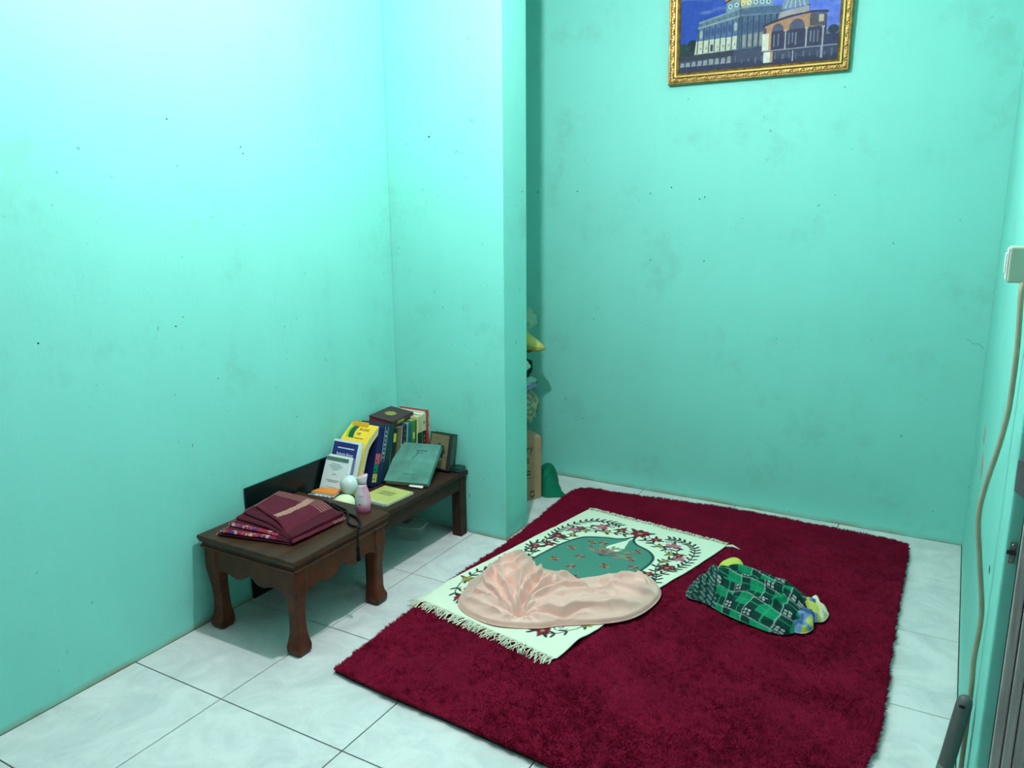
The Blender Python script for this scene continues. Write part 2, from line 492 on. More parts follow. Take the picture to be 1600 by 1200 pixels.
# a denser fringe of tufts right on the edge
ed = np.concatenate([rug_out, rug_out[:1]]); seg = np.diff(ed, axis=0); sl_ = np.hypot(seg[:, 0], seg[:, 1]); cum = np.concatenate([[0], np.cumsum(sl_)])
tt = rng.uniform(0, cum[-1], 9000); ii = np.clip(np.searchsorted(cum, tt) - 1, 0, len(seg) - 1)
EP = ed[ii] + seg[ii] * ((tt - cum[ii]) / sl_[ii])[:, None]
outn = np.stack([seg[ii, 1], -seg[ii, 0]], 1) / sl_[ii][:, None]
n1 = len(P); P = np.concatenate([P, EP]); n = len(P)
tilt = rng.normal(0, 0.0042, (n, 2))
fx = vnoise(P[:, 0] * 9, P[:, 1] * 9, 3) * 0.005; fy = vnoise(P[:, 0] * 9 + 31, P[:, 1] * 9, 4) * 0.005
clump = vnoise(P[:, 0] * 60, P[:, 1] * 60, 5)
fx += vnoise(P[:, 0] * 60, P[:, 1] * 60, 8) * 0.0075; fy += vnoise(P[:, 0] * 60, P[:, 1] * 60 + 17, 9) * 0.0075
tilt[:, 0] += fx; tilt[:, 1] += fy
tilt[n1:] += outn * rng.uniform(0.002, 0.009, (n - n1, 1))
hh = 0.0105 + rng.uniform(-0.0025, 0.002, n) + clump * 0.0036
hh[n1:] *= rng.uniform(0.1, 0.9, n - n1)
ang = rng.uniform(0, 6.28, n); rad = rng.uniform(0.0019, 0.0031, n)
V = np.zeros((n, 4, 3))
for k in range(3):
    V[:, k, 0] = P[:, 0] + rad * np.cos(ang + k * 2.094) - RO.x
    V[:, k, 1] = P[:, 1] + rad * np.sin(ang + k * 2.094) - RO.y
    V[:, k, 2] = 0.0175
V[n1:, :3, 2] = 0.0137
V[:, 3, 0] = P[:, 0] + tilt[:, 0] - RO.x; V[:, 3, 1] = P[:, 1] + tilt[:, 1] - RO.y; V[:, 3, 2] = 0.0180 + hh
base = (np.arange(n) * 4)[:, None]
Fc = np.concatenate([base + np.array([[0, 1, 3]]), base + np.array([[1, 2, 3]]), base + np.array([[2, 0, 3]])])
pile = mk('pile', V.reshape(-1, 3), Fc, rugm, rug); pile['kind'] = 'stuff'
RUGZ = 0.0305

# ---------------------------------------------------------------- prayer mat (printed pattern painted per vertex)
CREAM = rgb(232, 240, 218); TEAL = rgb(78, 140, 126); TEALD = rgb(40, 92, 84); VINE = rgb(40, 52, 48); MAROON = rgb(132, 34, 60)
PINK = rgb(190, 112, 136); OLIVE = rgb(158, 146, 84); GREY = rgb(128, 140, 124)
MW, MH = 0.70, 1.16
cv = Canvas(MW, MH, 300, 480, CREAM)
uv = lambda u, v: (u * MW, v * MH)
half = [(0.5, 0.860), (0.47, 0.825), (0.43, 0.803), (0.38, 0.793), (0.31, 0.775), (0.255, 0.745), (0.222, 0.70), (0.205, 0.63), (0.20, 0.5), (0.20, 0.30), (0.23, 0.22), (0.33, 0.18), (0.5, 0.165)]
arch = [uv(u, v) for u, v in half] + [uv(1 - u, v) for u, v in reversed(half[1:-1])]
arch_s = smooth_pts(arch, 6)
cv.poly(arch_s, TEAL)
cv.stroke(list(arch_s) + [arch_s[0]], 0.012, TEALD, sm=False, al=0.8)
cv.stroke(list(arch_s) + [arch_s[0]], 0.004, VINE, sm=False)
cv.stroke([(x, y + 0.012) for x, y in arch_s[:60]], 0.0025, VINE, sm=False, al=0.6)
# lamp-drop motif below the apex
cv.stroke([uv(0.5, 0.845), uv(0.5, 0.80)], 0.012, CREAM)
cv.poly(smooth_pts([uv(0.5, 0.815), uv(0.535, 0.765), uv(0.555, 0.725), uv(0.53, 0.70), uv(0.5, 0.695), uv(0.47, 0.70), uv(0.445, 0.725), uv(0.465, 0.765)], 6), CREAM)
def leaf(x, y, a, l=0.018, w=0.0045, col=VINE):
    cv.ell(x + math.cos(a) * l / 2, y + math.sin(a) * l / 2, l / 2, w, a, col)
def flower(u, v, r, col, a0=0.3, n=5, core=OLIVE):
    x, y = uv(u, v)
    for k in range(3):
        leaf(x, y, a0 + k * 2.1 + 0.4, r * 1.7, r * 0.25, VINE)
    for k in range(n):
        a = a0 + k * 2 * math.pi / n
        cv.ell(x + math.cos(a) * r * 0.55, y + math.sin(a) * r * 0.55, r * 0.55, r * 0.36, a, tuple(c * (0.75 + 0.5 * (k % 2)) for c in col))
    cv.ell(x, y, r * 0.28, r * 0.28, 0, core)
def vine(pts, leaves=True, step=5, w=0.0050):
    Pp = cv.stroke([uv(*p) for p in pts], w, VINE)
    if leaves:
        for i in range(step, len(Pp) - 1, step):
            dx, dy = Pp[i] - Pp[i - 1]; a = math.atan2(dy, dx)
            leaf(*Pp[i], a + 0.8, 0.034, 0.0055); leaf(*Pp[i], a - 0.8, 0.034, 0.0055)
def curl(u, v, r, a0, turns=1.3, sgn=1, w=0.0035):
    x, y = uv(u, v)
    cv.stroke([(x + r * (1 - t * 0.85) * math.cos(a0 + sgn * t * turns * 6.28), y + r * (1 - t * 0.85) * math.sin(a0 + sgn * t * turns * 6.28)) for t in np.linspace(0, 1, 14)], w, VINE)
for sgn in (0, 1):
    M_ = (lambda p: (1 - p[0], p[1])) if sgn else (lambda p: p)
    mirror = lambda L_: [M_(p) for p in L_]
    vine(mirror([(0.10, 0.62), (0.07, 0.70), (0.06, 0.77), (0.09, 0.86), (0.15, 0.915), (0.25, 0.935), (0.33, 0.93)]), True, 2)
    vine(mirror([(0.10, 0.62), (0.15, 0.66), (0.18, 0.72), (0.16, 0.78), (0.19, 0.84), (0.28, 0.83), (0.36, 0.85), (0.44, 0.86)]), True, 4)
    vine(mirror([(0.08, 0.16), (0.06, 0.26), (0.10, 0.34), (0.055, 0.42), (0.10, 0.50), (0.06, 0.57), (0.10, 0.62)]), True, 2)
    vine(mirror([(0.13, 0.20), (0.155, 0.30), (0.12, 0.40), (0.165, 0.47), (0.125, 0.56), (0.16, 0.62)]), True, 3)
    vine(mirror([(0.08, 0.16), (0.14, 0.10), (0.24, 0.075), (0.34, 0.10), (0.42, 0.085), (0.5, 0.10)]), True, 3)
    for (u, v, r, c) in [(0.112, 0.694, 0.026, MAROON), (0.245, 0.875, 0.028, PINK), (0.124, 0.785, 0.022, PINK), (0.15, 0.812, 0.018, MAROON), (0.376, 0.892, 0.021, MAROON),
                         (0.145, 0.61, 0.022, MAROON), (0.099, 0.56, 0.021, MAROON), (0.31, 0.845, 0.015, OLIVE), (0.135, 0.44, 0.024, PINK), (0.085, 0.47, 0.018, MAROON),
                         (0.11, 0.30, 0.024, MAROON), (0.075, 0.20, 0.022, OLIVE), (0.21, 0.09, 0.026, MAROON), (0.36, 0.125, 0.02, OLIVE), (0.20, 0.80, 0.014, OLIVE), (0.17, 0.74, 0.014, OLIVE)]:
        uu, vv = M_((u, v)); flower(uu, vv, r * 1.15, c, random.uniform(0, 6))
    for (u, v, r, a) in [(0.45, 0.885, 0.026, 0.5), (0.40, 0.865, 0.018, 2.5), (0.30, 0.90, 0.018, 1), (0.22, 0.82, 0.02, 4), (0.15, 0.70, 0.02, 2), (0.145, 0.52, 0.022, 1), (0.12, 0.36, 0.02, 0), (0.16, 0.14, 0.03, 3), (0.29, 0.12, 0.022, 1)]:
        uu, vv = M_((u, v)); curl(uu, vv, r, a if not sgn else math.pi - a, 1.3, -1 if sgn else 1)
flower(0.497, 0.905, 0.040, MAROON, 0.2, 7)
# bouquet and sprigs on the teal field
bx, by = uv(0.495, 0.655)
for k in range(46):
    a = random.uniform(0.1, 3.0); rr = random.uniform(0.01, 0.105)
    x, y = bx + math.cos(a) * rr * 1.1, by + math.sin(a) * rr * 0.9
    cv.ell(x, y, 0.014, 0.007, a, random.choice([OLIVE, PINK, rgb(150, 90, 100), GREY]))
for k in range(9):
    a = 0.3 + k * 0.31
    cv.stroke([(bx, by - 0.02), (bx + math.cos(a) * 0.06, by + math.sin(a) * 0.05)], 0.003, TEALD)
for (u, v) in [(0.287, 0.634), (0.404, 0.592), (0.339, 0.721), (0.599, 0.574), (0.735, 0.631), (0.636, 0.75), (0.70, 0.53), (0.45, 0.50), (0.30, 0.52), (0.55, 0.44), (0.36, 0.40), (0.64, 0.38), (0.5, 0.30), (0.40, 0.74), (0.66, 0.68)]:
    x, y = uv(u, v)
    for k in range(6):
        a = k * 1.05 + u * 9
        cv.ell(x + math.cos(a) * 0.013, y + math.sin(a) * 0.011, 0.011, 0.0052, a, [MAROON, OLIVE, rgb(150, 90, 100)][k % 3])
# shape
S = np.linspace(0, 1, cv.nx); Tt = np.linspace(0, 1, cv.ny)
Lp = smooth_pts([(0.604, 0.792), (0.672, 1.16), (0.742, 1.55), (0.814, 1.944)], 60, False)
Rp = smooth_pts([(1.272, 0.672), (1.318, 0.915), (1.398, 1.29), (1.468, 1.55), (1.532, 1.850)], 60, False)
def samp(Pl, t):
    d = np.concatenate([[0], np.cumsum(np.hypot(*np.diff(Pl, axis=0).T))]); d /= d[-1]
    return np.stack([np.interp(t, d, Pl[:, 0]), np.interp(t, d, Pl[:, 1])], 1)
Lq, Rq = samp(Lp, Tt), samp(Rp, Tt)
MX = Lq[:, None, :] * (1 - S[None, :, None]) + Rq[:, None, :] * S[None, :, None]
MO = np.array([1.06, 1.30])
wv = 0.0022 * vnoise(MX[..., 0] * 9, MX[..., 1] * 9, 11) + 0.0012 * vnoise(MX[..., 0] * 25, MX[..., 1] * 25, 12)
MZ = RUGZ + 0.0035 + wv - 0.012 * sstep(0.645, 0.60, MX[..., 0])
MZ += 0.012 * np.exp(-(((MX[..., 0] - 1.29) / 0.05) ** 2 + ((MX[..., 1] - 0.80) / 0.06) ** 2))
verts = np.stack([MX[..., 0] - MO[0], MX[..., 1] - MO[1], MZ], -1).reshape(-1, 3)
def gridfaces(nx, ny):
    i, j = np.meshgrid(np.arange(nx - 1), np.arange(ny - 1)); a = (j * nx + i).ravel()
    return np.stack([a, a + 1, a + nx + 1, a + nx], 1)
faces = gridfaces(cv.nx, cv.ny)
bi = np.concatenate([np.arange(cv.nx), np.arange(1, cv.ny) * cv.nx + cv.nx - 1, (cv.ny - 1) * cv.nx + np.arange(cv.nx - 2, -1, -1), np.arange(cv.ny - 2, 0, -1) * cv.nx])
sk = verts[bi].copy(); sk[:, 2] -= 0.003
nb_ = len(bi); k0 = len(verts); nxt = np.roll(np.arange(nb_), -1)
faces = np.concatenate([faces, np.stack([bi, k0 + np.arange(nb_), k0 + nxt, bi[nxt]], 1)])
cols = np.concatenate([cv.C.reshape(-1, 3), np.tile(CREAM, (nb_, 1))])
pm = tag(empty('prayer_mat', (MO[0], MO[1], 0)), 'cream and teal floral prayer mat with fringed ends laid across the maroon rug', 'prayer mat')
mk('mat_fabric', np.concatenate([verts, sk]), faces, mat('mat_weave', (1, 1, 1), 0.9, 0.15, vc=True, bump=0.3, bump_scale=500), pm, True, cols)
fr = mat('mat_fringe', rgb(226, 228, 206), 0.9, 0.15)
def fringe(row, out, nstr, ln, seed, wild):
    R = random.Random(seed); m_ = MB()
    for k in range(nstr):
        t = (k + R.random()) / nstr; x = np.interp(t, S, row[:, 0]); y = np.interp(t, S, row[:, 1])
        z = np.interp(t, S, row[:, 2])
        a = math.atan2(out[1], out[0]) + R.gauss(0, wild); l = ln * R.uniform(0.7, 1.25)
        b2 = a + R.gauss(0, wild)
        p0 = (x, y, z); p1 = (x + math.cos(a) * l * .5, y + math.sin(a) * l * .5, z + 0.001 + R.uniform(0, .005)); p2 = (p1[0] + math.cos(b2) * l * .5, p1[1] + math.sin(b2) * l * .5, max(RUGZ - 0.002, z - 0.003))
        if p2[0] + MO[0] < 0.64:
            p2 = (p2[0], p2[1], z - 0.008)
        m_.tube([p0, p1, p2], [0.0016, 0.0016, 0.001], 4)
    return m_
row0 = verts.reshape(cv.ny, cv.nx, 3)[0]; row1 = verts.reshape(cv.ny, cv.nx, 3)[-1]
f0 = fringe(row0, (-0.18, -0.98), 210, 0.052, 1, 0.38).build('fringe', fr, pm); f0['kind'] = 'stuff'
f1 = fringe(row1, (0.12, 0.99), 190, 0.034, 2, 0.2).build('fringe', fr, pm); f1['kind'] = 'stuff'
MB().tube([(row1[-1][0], row1[-1][1], 0.029), (row1[-1][0] + .025, row1[-1][1] + .006, 0.033), (row1[-1][0] + .06, row1[-1][1] + .0, 0.026)], [0.006, 0.007, 0.002], 6).build('corner_tassel', fr, pm, True)

# ---------------------------------------------------------------- heaps of cloth
def heap(name, outline, center, hfun, m, colfun=None, nr=60, na=220, z0=0.028, parent=None, tuck=0.012):
    """cloth heap on a polar grid inside an outline; hfun(X, Y, r, phi) gives height"""
    O = smooth_pts(outline, 24)
    c = np.array(center); d = O - c; ph = np.unwrap(np.arctan2(d[:, 1], d[:, 0])); rr = np.hypot(d[:, 0], d[:, 1])
    if ph[-1] < ph[0]:
        ph, rr = ph[::-1], rr[::-1]
    od = np.argsort(np.mod(ph, 2 * np.pi)); phs = np.mod(ph, 2 * np.pi)[od]; rs = rr[od]
    A = np.linspace(0, 2 * np.pi, na, endpoint=False)
    RB = np.interp(A, phs, rs, period=2 * np.pi)
    rq = np.concatenate([np.linspace(0, 1, nr) ** 0.85, [1.0, 0.985]])
    Rm, Am = np.meshgrid(rq, A, indexing='ij')
    X = c[0] + Rm * RB[None, :] * np.cos(Am); Y = c[1] + Rm * RB[None, :] * np.sin(Am)
    Z = hfun(X, Y, Rm, Am, RB[None, :] * (1 - Rm))
    Z = np.maximum(Z, 0.001) + z0
    Z[-2] = z0 + 0.003; Z[-1] = z0
    Vv = np.stack([X - c[0], Y - c[1], Z], -1).reshape(-1, 3)
    nR = len(rq); fs = []
    i, j = np.meshgrid(np.arange(na), np.arange(nR - 1)); a = (j * na + i).ravel(); bq = (j * na + (i + 1) % na).ravel()
    Ff = np.stack([a, a + na, bq + na, bq], 1)[:, ::-1]
    cl = colfun(X, Y, Z, Rm, Am).reshape(-1, 3) if colfun else None
    return mk(name, Vv, Ff, m, parent, True, cl)

# pink satin garment
pink_out = [(0.745, 0.915), (0.775, 0.825), (0.85, 0.765), (0.98, 0.745), (1.121, 0.795), (1.206, 0.865), (1.347, 0.965), (1.415, 1.06), (1.44, 1.20), (1.415, 1.30), (1.33, 1.37), (1.27, 1.32),
            (1.15, 1.185), (1.06, 1.22), (0.90, 1.22), (0.855, 1.285), (0.775, 1.285), (0.725, 1.19), (0.735, 1.06), (0.73, 0.98)]
PC = (1.03, 1.0)
PX, PY = 1.045, 0.83      # where the folds are pinched together
folds = [  # (points, height, steep-side width, gentle-side width): creased ridges of the drape
    ([(1.04, 0.84), (0.99, 0.95), (0.945, 1.07), (0.90, 1.20)], 0.036, 0.009, 0.030), ([(1.03, 0.85), (1.015, 0.97), (0.99, 1.09), (0.95, 1.19)], 0.030, 0.008, 0.018),
    ([(1.05, 0.85), (1.07, 0.95), (1.065, 1.05), (1.03, 1.15)], 0.032, 0.018, 0.008), ([(1.06, 0.86), (1.11, 0.95), (1.17, 1.03), (1.20, 1.08)], 0.028, 0.009, 0.026),
    ([(1.02, 0.835), (0.94, 0.90), (0.865, 0.97), (0.80, 1.08)], 0.030, 0.026, 0.009), ([(1.02, 0.82), (0.92, 0.845), (0.84, 0.90), (0.795, 1.0), (0.79, 1.08)], 0.034, 0.010, 0.020),
    ([(0.79, 0.86), (0.87, 0.795), (0.98, 0.785), (1.10, 0.825), (1.24, 0.91), (1.33, 0.975)], 0.014, 0.011, 0.020), ([(1.09, 0.86), (1.18, 0.92), (1.28, 0.985), (1.37, 1.06), (1.41, 1.15)], 0.022, 0.012, 0.040),
    ([(1.12, 0.93), (1.20, 1.01), (1.26, 1.10), (1.27, 1.20)], 0.018, 0.012, 0.030), ([(1.21, 1.15), (1.29, 1.16), (1.38, 1.19), (1.42, 1.23)], 0.026, 0.009, 0.022),
    ([(1.27, 1.22), (1.33, 1.27), (1.38, 1.26)], 0.022, 0.007, 0.016), ([(1.30, 1.33), (1.35, 1.31), (1.39, 1.27)], 0.018, 0.008, 0.012), ([(0.79, 1.10), (0.80, 1.18), (0.82, 1.27)], 0.024, 0.010, 0.024), ([(0.845, 1.02), (0.865, 1.12), (0.85, 1.24)], 0.024, 0.007, 0.016),
    ([(1.12, 1.00), (1.06, 1.07), (1.08, 1.14), (1.14, 1.14)], 0.024, 0.007, 0.014), ([(0.90, 0.97), (0.95, 1.03), (0.93, 1.12)], 0.020, 0.007, 0.014), ([(0.83, 0.86), (0.90, 0.83), (0.99, 0.83)], 0.018, 0.007, 0.012),
    ([(1.00, 1.02), (1.03, 1.10), (1.10, 1.17), (1.16, 1.15)], 0.020, 0.007, 0.013), ([(1.16, 0.99), (1.24, 1.05), (1.33, 1.10)], 0.014, 0.008, 0.024), ([(1.10, 0.885), (1.22, 0.965), (1.32, 1.03)], 0.012, 0.008, 0.020)]
creases = [  # sunken creases between the ridges
    ([(0.83, 0.90), (0.90, 0.845), (0.99, 0.825), (1.08, 0.845), (1.20, 0.915), (1.32, 1.01)], 0.022, 0.010), ([(1.045, 0.85), (1.03, 0.96), (1.01, 1.06), (0.975, 1.16)], 0.022, 0.007),
    ([(1.06, 0.87), (1.09, 0.98), (1.10, 1.06)], 0.020, 0.008), ([(1.03, 0.86), (0.96, 0.94), (0.90, 1.03), (0.87, 1.15)], 0.020, 0.008), ([(0.93, 0.90), (0.87, 0.95), (0.825, 1.03)], 0.018, 0.007),
    ([(1.24, 1.21), (1.29, 1.19), (1.35, 1.22)], 0.024, 0.008), ([(1.14, 1.05), (1.22, 1.11), (1.25, 1.17)], 0.014, 0.010), ([(0.82, 1.10), (0.83, 1.18), (0.84, 1.25)], 0.014, 0.007)]
def pldist(X, Y, pts, signed=False):
    Q = smooth_pts(pts, 8, False); best = np.full(X.shape, 9.0); par = np.zeros(X.shape); sg = np.zeros(X.shape); n_ = len(Q) - 1
    for i in range(n_):
        x1, y1 = Q[i]; dx, dy = Q[i + 1] - Q[i]; q_ = dx * dx + dy * dy + 1e-12
        t = np.clip(((X - x1) * dx + (Y - y1) * dy) / q_, 0, 1); d = np.hypot(X - x1 - t * dx, Y - y1 - t * dy)
        mk_ = d < best; best = np.where(mk_, d, best); par = np.where(mk_, (i + t) / n_, par); sg = np.where(mk_, np.sign((X - x1) * dy - (Y - y1) * dx), sg)
    return (best, par, sg) if signed else (best, par)
def pink_h(X, Y, R, A, d):
    wx = X + 0.020 * vnoise(X * 11, Y * 11, 21) + 0.005 * vnoise(X * 34, Y * 34, 27); wy = Y + 0.020 * vnoise(X * 11 + 7, Y * 11, 22) + 0.005 * vnoise(X * 34 + 9, Y * 34, 28)
    thick = 0.034 - 0.006 * sstep(1.10, 1.35, X)
    base = thick * (1 - np.exp(-d / 0.065)) + 0.014 * sstep(0.0, 0.010, d) + 0.010 * vnoise(wx * 6, wy * 6, 23) * sstep(0, .06, d)
    th = np.arctan2(wy - PY, wx - PX); rp = np.hypot(wx - PX, wy - PY)
    ph_ = th * 2.6 + 1.1 * vnoise(wx * 5, wy * 5, 24)
    saw = np.abs(2 * (ph_ - np.floor(ph_ + 0.5)))
    rad = (1 - saw) * 0.009 * sstep(0.01, 0.06, rp) * sstep(0.42, 0.12, rp)
    z = base + rad * sstep(0, .05, d)
    f = np.zeros(X.shape)
    for pts, h, w1, w2 in folds:
        dd, t, sg = pldist(wx, wy, pts, True); env = sstep(0, 0.15, t) * sstep(1, 0.75, t)
        w_ = np.where(sg > 0, w1, w2)
        f = np.maximum(f, h * env * np.exp(-(np.sqrt(dd ** 2 + 0.002 ** 2) - 0.002) / w_))
    z += f * (0.35 * sstep(0, 0.014, d) + 0.65 * sstep(0.01, 0.075, d)) * 1.4
    for pts, h, w_ in creases:
        dd, t = pldist(wx, wy, pts); env = sstep(0, 0.12, t) * sstep(1, 0.8, t)
        z -= h * env * np.exp(-dd / w_) * sstep(0, 0.02, d)
    z -= 0.016 * np.exp(-(rp / 0.025) ** 2)
    z += 0.0028 * vnoise(wx * 40, wy * 40, 25) * sstep(0, .03, d)
    return z
pinkm = mat('pink_satin', rgb(240, 190, 176), 0.40, 0.4, var=0.08, var_scale=9, sheen=0.25)
pg = heap('pink_garment', pink_out, PC, pink_h, pinkm, nr=110, na=380, z0=RUGZ + 0.0065)
pg.location = (PC[0], PC[1], 0); tag(pg, 'crumpled pale pink satin garment heaped on the prayer mat', 'garment')

# green plaid sarong bundle
sar_out = [(1.522, 1.300), (1.505, 1.385), (1.525, 1.450), (1.565, 1.505), (1.605, 1.565), (1.66, 1.585), (1.74, 1.57), (1.84, 1.54), (1.93, 1.51), (1.965, 1.47), (1.975, 1.38), (1.96, 1.275), (1.915, 1.20), (1.86, 1.188), (1.79, 1.203), (1.69, 1.234), (1.60, 1.282)]
SCN = (1.75, 1.38)
DIR = np.array([0.93, -0.36]); PER = np.array([0.36, 0.93])
def sar_h(X, Y, R, A, d):
    wx = X + 0.02 * vnoise(X * 12, Y * 12, 41); wy = Y + 0.02 * vnoise(X * 12 + 5, Y * 12, 42)
    z = 0.062 * (1 - np.exp(-d / 0.03)) + 0.010 * vnoise(wx * 9, wy * 9, 43)
    f = np.zeros(X.shape)
    for pts, h, w in [([(1.53, 1.42), (1.63, 1.43), (1.74, 1.40), (1.85, 1.39), (1.94, 1.36)], 0.030, 0.022), ([(1.53, 1.35), (1.62, 1.36), (1.70, 1.33), (1.78, 1.31)], 0.020, 0.016),
                      ([(1.56, 1.48), (1.66, 1.50), (1.78, 1.48), (1.90, 1.46)], 0.024, 0.020), ([(1.54, 1.31), (1.62, 1.30), (1.70, 1.27)], 0.016, 0.012), ([(1.84, 1.30), (1.88, 1.37), (1.87, 1.44)], 0.018, 0.014)]:
        dd, t = pldist(wx, wy, pts); f = np.maximum(f, h * sstep(0, .15, t) * sstep(1, .85, t) * np.exp(-(dd / w) ** 2))
    left = sstep(1.68, 1.56, X)
    z += f * 1.25 - 0.010 * np.abs(vnoise(wx * 16, wy * 30, 46)) * sstep(0, .03, d) + left * 0.007 * np.sin((wx * PER[0] + wy * PER[1]) * 190) * sstep(0, .03, d)
    return z * sstep(0, 0.012, d + 0.004)
def sar_c(X, Y, Z, R, A):
    wx = X + 0.018 * vnoise(X * 9, Y * 9, 44); wy = Y + 0.018 * vnoise(X * 9 + 3, Y * 9, 45)
    a = (wx * DIR[0] + wy * DIR[1]) + Z * 0.25; bb = (wx * PER[0] + wy * PER[1]) + Z * 0.6
    fa, fb = np.mod(a / 0.096, 1), np.mod(bb / 0.088, 1)
    G1, G2, DK, WH = np.array(rgb(8, 138, 96)), np.array(rgb(4, 92, 72)), np.array(rgb(12, 34, 38)), np.array(rgb(176, 192, 188))
    C = np.tile(G1, X.shape + (1,))
    ba, bbm = (fa > 0.58), (fb > 0.58)
    C[ba ^ bbm] = DK * 0.7 + G2 * 0.3
    C[ba & bbm] = DK
    la = (np.abs(fa - 0.57) < 0.022); lb = (np.abs(fb - 0.57) < 0.022)
    C[la] = C[la] * 0.45 + WH * 0.55; C[lb] = C[lb] * 0.45 + WH * 0.55
    C[((np.abs(fa - 0.70) < 0.055) | (np.abs(fa - 0.86) < 0.055)) & ((np.abs(fb - 0.70) < 0.055) | (np.abs(fb - 0.86) < 0.055))] = WH * 0.8
    C[(np.abs(fa - 0.28) < 0.02) | (np.abs(fb - 0.28) < 0.02)] = np.array(rgb(40, 150, 112))
    lf = (X + 0.25 * (Y - 1.38) < 1.615)                        # finely striped end of the cloth
    st = np.mod(a * 0.35 + bb * 1.0, 0.018) < 0.007; s2 = np.mod(a, 0.022) < 0.006
    C[lf] = np.array(rgb(10, 72, 62)); C[lf & st] = np.array(rgb(120, 150, 146)); C[lf & s2] = np.array(rgb(8, 50, 48))
    return C
plaidm = mat('plaid_cotton', (1, 1, 1), 0.85, 0.2, vc=True, var=0.12, var_scale=20)
sb_ = tag(empty('sarong_bundle', (SCN[0], SCN[1], 0)), 'bundled green plaid sarong with blue and yellow lining on the maroon rug', 'sarong')
heap('sarong_cloth', sar_out, SCN, sar_h, plaidm, sar_c, nr=90, na=320, z0=RUGZ + 0.001, parent=sb_)
lin_out = [(1.93, 1.235), (1.915, 1.30), (1.925, 1.40), (1.93, 1.47), (1.965, 1.508), (1.995, 1.46), (2.022, 1.425), (2.015, 1.36), (1.985, 1.33), (1.99, 1.28), (1.965, 1.235)]
def lin_h(X, Y, R, A, d):
    return 0.036 * (1 - np.exp(-d / 0.015)) + 0.010 * np.sin((X * 0.5 + Y) * 130 + 3 * vnoise(X * 20, Y * 20, 51)) * sstep(0, .02, d)
def lin_c(X, Y, Z, R, A):
    C = np.tile(np.array(rgb(120, 150, 190)), X.shape + (1,))
    nn = vnoise(X * 34, Y * 34, 52); C[nn > 0.2] = np.array(rgb(196, 204, 96)); C[nn < -0.25] = np.array(rgb(70, 100, 150))
    C[(X + 0.4 * (Y - 1.4) > 1.985)] = np.array(rgb(226, 226, 190))
    return C
ln = heap('lining', lin_out, (1.96, 1.385), lin_h, plaidm, lin_c, nr=40, na=160, z0=RUGZ + 0.001, parent=sb_)
ln.location = (1.96 - SCN[0], 1.385 - SCN[1], 0); ln['label'] = 'blue, yellow and white patterned lining'
yl = heap('folded_corner', [(1.565, 1.575), (1.575, 1.640), (1.61, 1.675), (1.65, 1.665), (1.668, 1.61), (1.62, 1.555)], (1.615, 1.615), lambda X, Y, R, A, d: 0.050 * (1 - np.exp(-d / 0.012)),
          mat('yellow_lining', rgb(206, 214, 96), 0.8, 0.2), nr=20, na=60, z0=RUGZ + 0.001, parent=sb_)
yl.location = (1.615 - SCN[0], 1.615 - SCN[1], 0); yl['label'] = 'pale yellow turned-out corner'

# ---------------------------------------------------------------- low carved table
woodA = mat('brown_stained_wood', rgb(98, 46, 22), 0.42, 0.25, var=0.45, var_scale=5, bump=0.15, bump_scale=30, stretch=(3, 3, 3), second=rgb(58, 26, 14))
woodT = mat('worn_table_top', rgb(76, 44, 30), 0.42, 0.3, var=0.35, var_scale=3.5, bump=0.12, bump_scale=25, stretch=(6, 1, 1), second=rgb(52, 28, 18))
TX0, TX1, TY0, TY1, TZ = 0.020, 0.497, 0.272, 0.782, 0.366
tb = tag(empty('carved_table', (TX0, TY0, 0)), 'low brown carved wooden table with scalloped apron and curved legs against the left wall', 'table')
TW, TD = TX1 - TX0, TY1 - TY0
MB().box(0, TW, 0, TD, TZ - 0.016, TZ).build('table_top', woodT, tb, bevel=0.005, seg=3)
def rect_ring(i, z):
    return [(i, i, z), (TW - i, i, z), (TW - i, TD - i, z), (i, TD - i, z)]
MB().loft([rect_ring(0.016, TZ - 0.048), rect_ring(0.008, TZ - 0.046), rect_ring(0.006, TZ - 0.040), rect_ring(0.012, TZ - 0.036), rect_ring(0.014, TZ - 0.028), rect_ring(0.006, TZ - 0.024), rect_ring(0.004, TZ - 0.0162)]).build('edge_moulding', woodA, tb)
AZ = TZ - 0.048
def apron(length, name):
    pr = [(0.0, 0.105), (0.05, 0.092), (0.10, 0.082), (0.16, 0.078), (0.23, 0.083), (0.31, 0.092), (0.38, 0.090), (0.43, 0.080), (0.465, 0.066), (0.5, 0.056)]
    pr = pr + [(1 - t, d) for t, d in reversed(pr[:-1])]
    n_ = len(pr); vs, fs = [], []
    for yy in (0, 0.018):
        for t, d in pr:
            vs.append((t * length, yy, AZ)); vs.append((t * length, yy, AZ - d))
    o_ = 2 * n_
    for k in range(n_ - 1):
        a = 2 * k
        fs += [(a, a + 1, a + 3, a + 2), (o_ + a + 2, o_ + a + 3, o_ + a + 1, o_ + a), (a + 1, o_ + a + 1, o_ + a + 3, a + 3), (a, a + 2, o_ + a + 2, o_ + a)]
    fs += [(0, o_, o_ + 1, 1), (2 * n_ - 2, 2 * n_ - 1, o_ + 2 * n_ - 1, o_ + 2 * n_ - 2)]
    return MB().add(vs, fs)
IN = 0.020
for (L_, px, py, rz) in [(TW - 2 * IN - 0.08, IN + 0.04, IN - 0.002, 0), (TD - 2 * IN - 0.08, TW - IN + 0.002, IN + 0.04, math.pi / 2), (TW - 2 * IN - 0.08, TW - IN - 0.04, TD - IN + 0.002, math.pi), (TD - 2 * IN - 0.08, IN - 0.002, TD - IN - 0.04, -math.pi / 2)]:
    o = apron(L_, 'apron').build('apron', woodA, tb, loc=(px, py, 0)); o.rotation_euler = (0, 0, rz)
